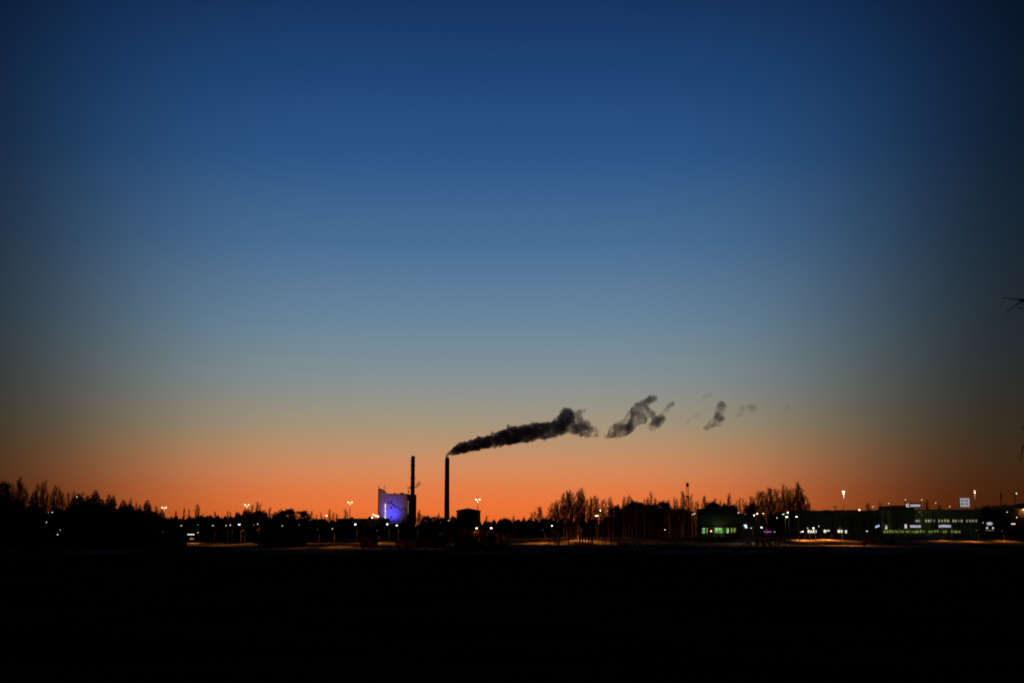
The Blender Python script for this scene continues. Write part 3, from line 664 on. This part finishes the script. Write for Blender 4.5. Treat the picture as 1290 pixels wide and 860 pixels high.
S(1082.6, 641.8, 'E_warm', 'warm lamp on the roofline of the long dark building', r=1.2, H=19)
S(1099.4, 637.9, 'E_dim', 'pale lamp above the gap between the two stores', r=1.1, H=20, power=700, col=(.8, 1, .5))
S(1119.5, 633.8, 'E_dim', 'lamp on a pole left of the black roof block', r=1.0, H=23)
S(1140.7, 629, 'E_dim', 'lamp at the upper left corner of the black roof sign', r=1.1, H=26)
S(1161.3, 629, 'E_dim', 'lamp at the upper right corner of the black roof sign', r=1.1, H=26)
S(1178.8, 633.2, 'E_dim', 'lamp above the middle of the green store roof', r=1.0, H=23)
S(1196.5, 637.8, 'E_dim', 'lamp low over the green store left of the square sign', r=1.0, H=20)
S(1158.3, 644.6, 'E_faint', 'faint lamp in front of the green facade under the sign', r=1.0, H=13, power=700, col=(.75, 1, .45), Y=815)
S(1185, 661.5, 'E_faint', 'faint lamp in front of the second store sign', r=.6, H=8, power=900, col=(.7, .95, .4), Y=822)
S(1238.3, 658, 'E_dim', 'small lamp left of the oval sign', r=.7, H=9)
S(1268.7, 644.6, 'E_dim', 'upper pale lamp in front of the black warehouse', r=1.1, H=16, Y=860)
S(1281, 651.3, 'E_far', 'lower orange lamp in front of the black warehouse', r=1.0, H=11, Y=850)
S(1230, 667.5, 'E_faint', 'added faint lamp over the snow bank below the oval sign', r=.7, H=6, power=1000, Y=702)  # from here to the cluster: made-up lamps, added to light the bank orange
S(1262, 668, 'E_faint', 'added faint lamp over the snow bank at the right edge', r=.7, H=6, power=800, Y=702)
S(1185, 669, 'E_faint', 'added faint lamp over the snow bank below the green store', r=.6, H=6, power=700, Y=702)
S(1045, 667.4, 'E_faint', 'added faint lamp over the snow bank below the bright windows', r=.6, H=6, power=1700, Y=700)
S(1012, 667.6, 'E_faint', 'added faint lamp over the left end of the bright snow bank', r=.6, H=6, power=1100, Y=700)
S(732, 667, 'E_faint', 'added faint lamp over the snow under the birch row', r=.6, H=6, power=900, Y=700)
S(684, 667, 'E_faint', 'added faint lamp over the snow left of the birch row', r=.6, H=6, power=1500, Y=690)
S(400, 667, 'E_faint', 'added faint lamp over the grass left of the long low building', r=.6, H=6, power=1000, Y=690)
S(475, 668, 'E_faint', 'added faint lamp over the snow below the boiler house', r=.6, H=6, power=900, Y=690)
S(306, 668, 'E_faint', 'added faint lamp over the snow below the bright warm lamp', r=.6, H=6, power=900, Y=640)
S(205, 670, 'E_faint', 'added faint lamp behind the trunks at the foot of the spruces', r=.6, H=6, power=900, Y=620)
# lamp cluster at the corner of the boiler house
for px, py, r, lab in ((470.2, 647.4, .9, 'top lamp in the yard cluster left of the blue wall'), (473, 649, 1.3, 'middle lamp in the yard cluster left of the blue wall'),
                       (476, 650, 1.6, 'largest lamp in the yard cluster touching the blue wall'), (468.8, 651.5, 1.2, 'lowest warm lamp in the yard cluster left of the blue wall')):
    S(px, py, 'E_warm', lab, H=18, r=r, Y=1000)

# lattice mast and thin antenna mast
def lattice():
    Y = 980.0; x = x_at(866.8, Y); g = gz(x, Y); t = empty('lattice_mast', (x, Y, g)); tag(t, 'dark lattice mast rising above the birches on the right', 'mast')
    h = z_at(608, Y)-g; mb = MB(); a = .75
    for sx_, sy in ((-1, -1), (1, -1), (1, 1), (-1, 1)): mb.tube((sx_*a*1.3, sy*a*1.3, -1), (sx_*a*.7, sy*a*.7, h), .13, .1, 5)
    mb.build('leg_frame', MAT['steel'], t)
    mb = MB(); n = 24
    for i in range(n):
        z0 = h*i/n; z1 = h*(i+1)/n; w0 = a*(1.3-.6*i/n); w1 = a*(1.3-.6*(i+1)/n)
        for q in range(4):
            c = [(-1, -1), (1, -1), (1, 1), (-1, 1)]; p, r = c[q], c[(q+1) % 4]
            mb.tube((p[0]*w0, p[1]*w0, z0), (r[0]*w1, r[1]*w1, z1), .06, .06, 4)
    mb.build('bracing', MAT['steel'], t)
    MB().lathe([(h-2.6, .6), (h-2.2, 1.0), (h-.4, 1.0), (h, .7)], n=10).build('head', MAT['steel'], t)
    MB().lathe([(h*0.72, .9), (h*0.72+.5, 1.1), (h*0.72+1.0, 1.1), (h*.72+1.4, .9)], n=10).build('platform', MAT['steel'], t)
    Y = 930.0; x = x_at(1262.5, Y); g = gz(x, Y); t = empty('antenna_mast', (x, Y, g)); tag(t, 'thin dark antenna mast near the right edge', 'mast')
    h = z_at(620, Y)-g
    MB().lathe([(-.5, .35), (h*.6, .3), (h, .2)], n=8).build('pole', MAT['steel'], t)
    MB().box(-.45, .45, -.3, .3, h-4, h-.5).build('antenna_panel', MAT['steel'], t)
lattice()

# ------------------------------------------------------------------ trees
def rdir(d, ang, roll):
    u = d.orthogonal().normalized(); w = d.cross(u)
    return (d*math.cos(ang) + (u*math.cos(roll)+w*math.sin(roll))*math.sin(ang)).normalized()
def make_birch(seed, H=14.0, spread=0.17, nb=38, start=0.25, bmat='birch'):
    rnd = random.Random(seed); t = empty('bare_birch'); tr = MB(); cr_ = MB()
    pts = []; x = y = 0.0
    for i in range(9):
        pts.append(Vector((x, y, H*i/8))); x += rnd.uniform(-.12, .12); y += rnd.uniform(-.12, .12)
    rad = lambda f: 0.19*(1-f)**0.8+0.02
    for i in range(8): tr.tube(pts[i]-Vector((0, 0, .5 if i == 0 else 0)), pts[i+1], rad(i/8), rad((i+1)/8), 6, False)
    for b in range(nb):
        f = start+(1-start)*((b+rnd.random())/nb)**0.9*0.98
        i = min(int(f*8), 7); base = pts[i].lerp(pts[i+1], f*8-i)
        L = H*spread*(1.35-f)*rnd.uniform(.75, 1.2)*(1 if f > start+.12 else .7)
        d = rdir(Vector((0, 0, 1)), R(rnd.uniform(22, 46)), rnd.uniform(0, 6.28)); p = base; r = rad(f)*.26+.009
        seg = 4
        for s in range(seg):
            d2 = (d+Vector((0, 0, .16))+Vector((rnd.uniform(-.1, .1), rnd.uniform(-.1, .1), 0))).normalized()
            q = p+d2*L/seg; cr_.tube(p, q, r*(1-s/seg*.7), r*(1-(s+1)/seg*.7), 4, False)
            for k in range(3):
                e = rdir(d2, R(rnd.uniform(22, 50)), rnd.uniform(0, 6.28)); e.z += .18; l2 = L*rnd.uniform(.25, .42)*(1.15-s/seg*.5); qq = q+e*l2
                cr_.tube(q, qq, .017, .009, 3, False)
                for m_ in range(4):
                    g2 = rdir(e.normalized(), R(rnd.uniform(18, 45)), rnd.uniform(0, 6.28)); b2 = q.lerp(qq, rnd.uniform(.35, .9)); cr_.tube(b2, b2+g2*l2*.6, .012, .007, 3, False)
            p, d = q, d2
    tr.build('trunk', MAT[bmat], t); cr_.build('crown', MAT['twig'], t)
    return t
def make_spruce(seed, H=14.0, w=0.19):
    rnd = random.Random(seed); t = empty('spruce'); MB().lathe([(-.5, .2), (H*.5, .12), (H*.98, .02)], n=6).build('trunk', MAT['bark'], t)
    mb = MB(); z = H*.06
    while z < H*.99:
        f = z/H; L0 = H*w*(1-f)**.58*rnd.uniform(.72, 1.12)+.1
        n = int(9+8*(1-f)); ph = rnd.random()*6
        for k in range(n):
            a = ph+2*math.pi*k/n+rnd.uniform(-.25, .25); L = L0*rnd.uniform(.65, 1.12); dr = rnd.uniform(.18, .42)*(1.1-f)
            d = Vector((math.cos(a), math.sin(a), 0)); s = Vector((-math.sin(a), math.cos(a), 0)); b = Vector((0, 0, z))
            tip = b+d*L+Vector((0, 0, -L*dr+ .12*L)); mid = b+d*L*.55+Vector((0, 0, -L*dr*.7))
            wd = L*.32+.09
            mb.add([b, mid+s*wd, tip, mid-s*wd, mid+Vector((0, 0, .12*L+.05))], [(0, 1, 4), (1, 2, 4), (2, 3, 4), (3, 0, 4)])
            for q in range(2):
                c = b+d*L*rnd.uniform(.3, .85)+Vector((0, 0, -L*dr*.6)); mb.add([c+s*rnd.uniform(-wd, wd), c+d*.25*L+s*rnd.uniform(-wd, wd), c+Vector((0, 0, -rnd.uniform(.15, .4)*L))], [(0, 1, 2)])
        z += H*.027*rnd.uniform(.8, 1.2)*(1.1-.4*f)
    mb.tube((0, 0, H*.93), (0, 0, H*1.01), .04, .015, 3)
    mb.build('crown', MAT['needle'], t); return t
def make_pine(seed, H=13.0):
    rnd = random.Random(seed); t = empty('pine'); tr = MB().lathe([(-.5, .22), (H*.6, .14), (H*.97, .03)], n=6); mb = MB()
    for k in range(34):
        f = rnd.uniform(.3, 1.0); a = rnd.uniform(0, 6.28); L = H*.2*math.sin(math.pi*min(1, max(.12, (1.08-f)/.72)))*rnd.uniform(.5, 1.1)
        b = Vector((0, 0, H*f*.97)); e = b+Vector((math.cos(a)*L, math.sin(a)*L, L*rnd.uniform(.05, .45))); tr.tube(b, e, .06, .025, 4, False)
        R0 = H*rnd.uniform(.045, .085)
        for i in range(64):
            v = Vector((rnd.gauss(0, 1), rnd.gauss(0, 1), rnd.gauss(0, .75))); c = e+v*R0*.62
            q = [c+Vector((rnd.uniform(-1, 1), rnd.uniform(-1, 1), rnd.uniform(-1, 1)))*.46 for _ in range(3)]; mb.add(q, [(0, 1, 2)])
    tr.build('trunk', MAT['bark'], t); mb.build('crown', MAT['pine'], t); return t
PROTO = dict(b=[make_birch(s, spread=sp) for s, sp in ((1, .19), (2, .17), (3, .23), (4, .15))], s=[make_spruce(s, w=w) for s, w in ((5, .23), (6, .2), (7, .26))], p=[make_pine(s) for s in (8, 9, 10)])
PH = dict(b=14.0, s=14.0, p=13.0); USED = set(); CAT = dict(b='birch', s='spruce', p='pine')
rt = random.Random(21); CLUSTER = {}
def tree(kind, px, top, Y, label, group=None, wide=1.0):
    hit = [l for l in LAMPS if abs(l[0]-px) < (12.0 if kind == 'p' else 8.0 if kind == 's' else 2.0) and l[1] > top-1 and l[2] > Y-6]
    if hit: Y = max(l[2] for l in hit)+14
    p = P(px, top, Y); g = gz(p.x, Y); h = p.z-g
    if h < 2: return
    i = rt.randrange(len(PROTO[kind])); src = PROTO[kind][i]
    if (kind, i) in USED: o = copy_tree(src)
    else: o = src; USED.add((kind, i))
    s = h/PH[kind]; sw = s*wide*rt.uniform(.9, 1.1)
    o.location = (p.x, Y, g); o.scale = (sw, sw, s); o.rotation_euler = (0, 0, rt.uniform(0, 6.28))
    for k in ('group',):
        if k in o: del o[k]
    tag(o, label, CAT[kind], group)
    if group: CLUSTER.setdefault(group, []).append((px, top, o))
# spruces one can single out on the left
for px, top, lab, w in ((4.5, 603.8, 'tall dark spruce at the left edge of the photo', 1.2), (43, 618, 'dark spruce between bare trees near the left edge', 1), (98.5, 620.6, 'broad dark spruce beside a greenish lamp', 1.5),
        (120.5, 615.6, 'tallest pointed spruce of the middle left group', 1.2), (137.6, 621.6, 'left one of two slim twin spruces', .75), (143.2, 622.4, 'right one of two slim twin spruces', .75),
        (155.6, 628.3, 'short spruce right of the slim twin spruces', 1.1), (185.8, 629, 'lone pointed spruce standing before the floodlight on the left', 1.15), (204, 641, 'small spruce below the leftmost twin floodlights', 1.1), (110, 624, 'blunt spruce just left of the tallest pointed spruce', 1.25), (129, 629, 'low spruce just left of the slim twin spruces', 1.2), (163, 633, 'low broad spruce left of the lone pointed spruce', 1.3), (175, 638, 'lowest spruce left of the lone pointed spruce', 1.3)):
    tree('s', px, top, rt.uniform(540, 600), lab, wide=w*1.25)
GL = ('bare birch in the dark wood at far left', 'bare trees of the left wood')
for px, top in ((14, 610), (18, 612), (22, 611), (26, 604), (30, 613), (33, 618), (47, 612), (52, 618), (56, 608), (60, 619), (65, 621), (72, 614), (76, 620), (80, 622), (86, 624), (91, 621), (104, 622), (110, 627), (128, 630), (165, 630), (171, 634), (176, 637), (196, 640), (92, 628), (68, 617)):
    tree('b', px, top, rt.uniform(540, 660), *GL)
random.seed(9)
GP = ('dark conifer filling the lower left wood', 'low conifers of the left wood')
for px, top, k in ((10, 622, 'p'), (20, 626, 'p'), (29, 628, 's'), (36, 634, 's'), (40, 630, 'p'), (52, 632, 'p'), (60, 640, 's'), (70, 636, 'p'), (78, 638, 's'), (86, 636, 'p'), (92, 632, 'p'), (104, 628, 'p'), (108, 632, 's'), (114, 628, 'p'), (126, 632, 'p'), (132, 634, 's'), (148, 634, 'p'), (152, 632, 'p'), (160, 634, 'p'), (166, 638, 'p'), (172, 640, 's'), (179, 644, 'p'), (191, 640, 'p'), (198, 646, 's'), (212, 648, 'p')):
    tree('s' if px % 4 < 2 else k, px, top+5, rt.uniform(520, 620), *GP, wide=1.25)
# left treeline between the spruces and the plant
GM = ('bare birch in the low left treeline before the plant', 'bare trees of the low left treeline')
for px, top in ((222, 645), (232, 641), (238, 642), (247, 636), (250, 637), (256, 648), (272, 646), (287, 644), (290, 645), (297, 646), (318, 637), (323, 635), (327, 636), (334, 643), (340, 640), (346, 645), (352, 642), (372, 650), (393, 644), (399, 648), (405, 646), (415, 643), (420, 646), (424, 648), (435, 642), (438, 645)):
    tree('b', px, top, rt.uniform(640, 900), *GM)
GN = ('dark conifer in the low left treeline before the plant', 'conifers of the low left treeline')
for px, top, k in ((216, 650, 'p'), (226, 654, 'p'), (244, 653, 'p'), (252, 655, 's'), (262, 650, 'p'), (268, 651, 's'), (276, 653, 'p'), (283, 649, 's'), (293, 650, 's'), (300, 644, 'p'), (306, 648, 'p'), (309, 640, 's'), (313, 640, 's'), (319, 647, 'p'), (328, 644, 'p'), (333, 648, 'p'), (345, 651, 's'), (352, 646, 'p'), (357, 643, 'p'), (364, 642, 'p'), (367, 646, 's'), (374, 653, 's'), (379, 644, 'p'), (384, 652, 'p'), (392, 654, 's'), (397, 654, 'p'), (404, 654, 'p'), (409, 651, 's'), (414, 656, 'p'), (430, 655, 's')):
    tree('s' if px % 3 == 0 else k, px, top, rt.uniform(640, 860), *GN, wide=1.5)
# around the plant
GC = ('small tree at the foot of the two chimneys', 'small trees round the chimney feet')
for px, top, k in ((452, 660, 'p'), (462, 662, 'p'), (478, 662, 'p'), (494, 663, 'p'), (506, 661, 'p'), (516, 660, 'b'), (527, 646, 'b'), (529, 644, 'b'), (533, 652, 'b'), (537, 650, 'p'), (541, 652, 's'), (546, 651, 'p'), (551, 650, 'b'), (553, 647, 'b'), (557, 652, 'p'), (561, 653, 'p'), (568, 654, 's'), (572, 651, 'p'), (577, 653, 'p')):
    tree(k, px, top, rt.uniform(860, 1040), *GC, wide=1.3)
GD = ('low tree on the open stretch right of the gabled hall', 'low trees right of the gabled hall')
for px, top, k in ((609, 658, 's'), (613, 650, 'b'), (617, 657, 'p'), (624, 657, 's'), (631, 652, 's'), (637, 653, 'p'), (641, 655, 'p'), (646, 650, 'b'), (648, 651, 'b'), (652, 655, 'p'), (657, 655, 's'), (660, 650, 's'), (666, 656, 'p'), (668, 650, 's'), (670, 646, 'b'), (674, 644, 'b'), (679, 639, 'b'), (682, 640, 'b'), (685, 651, 's'), (688, 650, 's')):
    tree(k, px, top, rt.uniform(820, 960), *GD, wide=1.2)
# birch row right of the chimneys
GB = ('bare birch in the thick row right of the chimneys', 'birch row right of the chimneys')
for px, top in ((692, 640), (695, 634), (698, 636), (701, 632), (704, 631), (708, 627), (711, 624), (714, 620), (718, 619), (720, 622), (724, 625), (728, 621), (731, 618), (734, 624), (737, 630), (741, 632), (744, 628), (746, 629), (751, 627), (753, 630), (759, 633), (762, 630), (766, 634), (769, 628), (772, 636), (778, 636), (716, 623), (730, 622), (703, 640), (710, 638), (722, 638), (727, 636)):
    tree('b', px, top, rt.uniform(640, 760), *GB, wide=1.05)
GE = ('bare birch between the birch row and the lattice mast', 'birches left of the lattice mast')
for px, top in ((785, 630), (788, 627), (792, 625), (796, 630), (801, 632), (806, 634), (811, 630), (817, 630), (820, 621), (824, 630), (843, 632), (850, 628), (853, 630), (859, 622), (862, 624), (867, 628), (871, 624), (876, 633), (832, 636), (838, 640), (846, 640), (856, 638), (863, 640), (804, 640), (829, 640)):
    tree('b', px, top, rt.uniform(700, 800), *GE)
GF = ('dark pine between the birch row and the lattice mast', 'pines left of the lattice mast')
for px, top in ((776, 638), (781, 641), (788, 640), (793, 636), (797, 632), (800, 634), (805, 634), (810, 637), (818, 636), (822, 638), (827, 640), (833, 632), (836, 635), (842, 642), (848, 641), (855, 642), (862, 643), (868, 643), (874, 645)):
    tree('p', px, top, rt.uniform(780, 840), *GF, wide=1.1)
# behind the shops
GG = ('bare birch behind the green lit shop', 'birches behind the shop')
for px, top in ((879, 632), (886, 628), (889, 626), (893, 634), (897, 632), (902, 630), (908, 633), (913, 634), (917, 623), (919, 625), (924, 636), (929, 632), (932, 628), (937, 629), (940, 632), (945, 628), (949, 627)):
    tree('b', px, top, rt.uniform(930, 1000), *GG)
for px, top in ((896, 633), (900, 635), (905, 636), (915, 636), (922, 637), (947, 635)):
    tree('p', px, top, rt.uniform(925, 960), 'dark pine behind the green lit shop', 'pines behind the shop')
GH = ('tall bare birch of the group left of the long dark building', 'tall birches left of the long dark building')
for px, top in ((954, 622), (957, 620), (960, 621), (963, 620), (966, 624), (969, 616), (972, 618), (976, 619), (980, 618), (985, 619), (988, 612), (991, 615), (995, 618), (998, 616), (1000, 622), (1003, 611), (1005, 613), (1008, 615), (1011, 622), (1013, 625), (1018, 628), (1020, 634), (974, 630), (983, 630), (993, 628), (1015, 636), (1025, 641)):
    tree('b', px, top, rt.uniform(905, 990), *GH, wide=1.1)
for px, top, lab in ((1095, 636, 'bare tree behind the gap between the two stores'), (1111, 634, 'bare tree left of the black roof block'), (1168, 631, 'small bare tree right of the black roof sign'), (1184, 637, 'bare bush top above the green store roof')):
    tree('b', px, top, 960, lab, wide=1.5)
GS = ('thin dark birch standing before the lit stores', 'thin birches before the lit stores')
for px, top in ((1001, 648), (1034, 655), (1049, 652), (1072, 650), (1086, 646), (1096, 644), (1116, 642), (1129, 650), (1175, 645), (1179, 648), (1207, 650), (1236, 646), (1256, 648)):
    tree('b', px, top, rt.uniform(770, 815), *GS, wide=1.1)
GR = ('dark conifer on the rise behind the right edge buildings', 'conifers behind the right edge buildings')
for px, top, k in ((1226, 640, 's'), (1230, 638, 's'), (1234, 640, 's'), (1238, 639, 's'), (1242, 638, 'p'), (1246, 639, 's'), (1250, 637, 's'), (1254, 638, 'p'), (1258, 636, 's'), (1264, 637, 'p'), (1268, 636, 's'), (1273, 637, 's'), (1284, 635, 's')):
    tree(k, px, top, rt.uniform(930, 990), *GR, wide=1.3)

# the outermost and the tallest of each cluster can be singled out
for grp, lst in CLUSTER.items():
    base = lst[0][2]['label']; noun = base
    if len(lst) < 5: continue
    left = min(lst, key=lambda q: q[0]); right = max(lst, key=lambda q: q[0])
    high = min([q for q in lst if q is not left and q is not right], key=lambda q: q[1])
    for q in lst: q[2]['label'] = 'inner '+base
    left[2]['label'] = 'leftmost '+base; right[2]['label'] = 'rightmost '+base; high[2]['label'] = 'highest reaching '+base

# far wood behind everything: reads as one dark mass
def far_wood():
    rnd = random.Random(77); mb = MB()
    env = [(-40, 648), (150, 648), (215, 651), (330, 650), (420, 656), (470, 660), (520, 659), (560, 656), (680, 655), (760, 650), (1000, 646), (1060, 648), (1240, 644), (1330, 642)]
    for i in range(1000):
        px = rnd.uniform(-40, 1330); Y = rnd.uniform(1120, 1420)
        if 470 < px < 530 or 556 < px < 610: Y = rnd.uniform(1180, 1420)
        p = P(px, interp(env, px)+rnd.uniform(-2.5, 5), Y); g = gz(p.x, Y); h = p.z-g
        if h < 3: continue
        rr = h*rnd.uniform(.17, .28); z = h*.04; L = rnd.randint(6, 8)
        for l in range(L):
            f = l/L; r = rr*(1-f)**.8 if i % 3 == 0 else rr*1.15*math.sqrt(max(.08, 1-(2*f-.9)**2)); zz = g+h*(.05+.93*f); n = 7; top = g+h*(.05+.93*f)+h*.26
            ring = [(p.x+r*rnd.uniform(.6, 1.15)*math.cos(2*math.pi*k/n), Y+r*math.sin(2*math.pi*k/n), zz+rnd.uniform(-.04, .02)*h) for k in range(n)]
            mb.add(ring+[(p.x, Y, min(top, g+h*1.02))], [(k, (k+1) % n, n) for k in range(n)])
        mb.tube((p.x, Y, g-.5), (p.x, Y, g+h*.2), .2, .15, 4, False)
    o = mb.build('far_wood', MAT['needle']); tag(o, 'dark far wood along the horizon behind everything', 'wood', kind='stuff')
far_wood()

def undergrowth():
    rnd = random.Random(31); mb = MB()
    # (px from, px to, top row, Y from, Y to, clumps)
    zones = [(-20, 150, 656, 480, 560, 230), (150, 235, 664, 560, 640, 90), (150, 235, 684, 470, 500, 40), (235, 330, 662, 700, 780, 110), (325, 385, 664, 560, 720, 110), (385, 480, 664, 760, 900, 120),
             (455, 475, 672, 520, 600, 26), (480, 560, 664, 760, 900, 100), (500, 560, 678, 520, 600, 46), (560, 640, 666, 640, 760, 100), (575, 640, 682, 480, 560, 60), (640, 690, 666, 760, 860, 60), (690, 780, 660, 760, 860, 110), (760, 880, 660, 780, 830, 130), (780, 870, 684, 560, 640, 60),
             (880, 1000, 671, 800, 830, 70), (935, 990, 679, 600, 700, 30), (1000, 1110, 671, 790, 815, 36), (1110, 1215, 670.5, 800, 822, 60), (1085, 1130, 676, 600, 690, 36), (1215, 1300, 671, 800, 830, 30), (480, 690, 690, 455, 480, 60), (760, 1000, 688, 470, 520, 60)]
    for a, b, top, y0, y1, n in zones:
        for i in range(n):
            px = rnd.uniform(a, b); Y = rnd.uniform(y0, y1); tp = top+rnd.uniform(-3, 6)
            near = [l[1] for l in LAMPS if abs(l[0]-px) < 12 and l[1] > tp-1 and l[2] > Y]
            if near: tp = max(near)+3.5
            p = P(px, tp, Y); g = gz(p.x, Y); h = max(p.z-g, .7); c = Vector((p.x, Y, g))
            for k in range(16):
                ax, ay = rnd.gauss(0, .22), rnd.gauss(0, .22); e = c+Vector((ax*h, ay*h, h*rnd.uniform(.55, 1.0))); s = c+Vector((ax*h*.3, ay*h*.3, -.2))
                mb.tube(s, e, .05, .02, 3, False)
                for q in range(5):
                    u = s.lerp(e, rnd.uniform(.2, .95)); w = Vector((rnd.uniform(-1, 1), rnd.uniform(-1, 1), rnd.uniform(-.3, 1)))*h*.13
                    mb.add([u, u+w, u+w*.6+Vector((rnd.uniform(-1, 1), rnd.uniform(-1, 1), rnd.uniform(-1, 1)))*h*.09], [(0, 1, 2)])
    o = mb.build('undergrowth', MAT['twig']); tag(o, 'dark tangled undergrowth and shrubs along the far bank', 'undergrowth', kind='stuff')
undergrowth()

# near tree whose twig tips reach into the right edge
def near_tree():
    Y = 19.0; x = 10.2; g = gz(x, Y); t = empty('near_tree', (x, Y, g)); tag(t, 'nearby bare tree whose twig tips enter at the right edge', 'tree')
    rnd = random.Random(3); H = 11.0
    MB().lathe([(-.5, .24), (H*.5, .16), (H, .03)], n=8).build('trunk', MAT['bark'], t)
    mb = MB(); W = lambda px, py: P(px, py, Y)-t.location
    def twig(pts, r0, r1):
        pts = [Vector(p) for p in pts]; n = len(pts)-1
        for i in range(n): mb.tube(pts[i], pts[i+1], r0+(r1-r0)*i/n, r0+(r1-r0)*(i+1)/n, 5, False)
    for z, tips in ((4.6, [((1310, 383), (1289, 377.5), (1276, 376.6), (1264.5, 375.2)), ((1310, 383), (1287, 379), (1278, 386), (1269, 393)), ((1310, 384), (1295, 388), (1283, 388.4))]),
                    (2.6, [((1320, 560), (1300, 545), (1287.5, 538)), ((1320, 562), (1298, 560), (1288.5, 562), (1285.5, 580))])):
        for tp in tips:
            pts = [(0, 0, z-1.2), (-1.0, .05, z-.4)]+[W(*q) for q in tp]
            twig(pts, .024, .004); e = W(*tp[-1]); mb.ball(e, .010, .010, .013, 6, 4)
    for k in range(26):                       # the rest of the crown stays beyond the frame edge
        a = rnd.uniform(-1.35, 1.35); f = rnd.uniform(.35, .97); L = 2.6*(1.1-f)+.6
        d = Vector((math.cos(a), math.sin(a), .55)).normalized(); b = Vector((0, 0, H*f)); e = b+d*L; mb.tube(b, e, .05, .015, 5, False)
        for j in range(6):
            c = b.lerp(e, rnd.uniform(.3, 1)); mb.tube(c, c+rdir(d, R(rnd.uniform(20, 50)), rnd.uniform(0, 6.28))*L*.35, .018, .006, 4, False)
    mb.build('crown', MAT['twig'], t)
near_tree()

# any tree prototype that found no place goes away again
for k, lst in PROTO.items():
    for i, o in enumerate(lst):
        if (k, i) not in USED:
            for ch in list(o.children): bpy.data.objects.remove(ch)
            bpy.data.objects.remove(o)
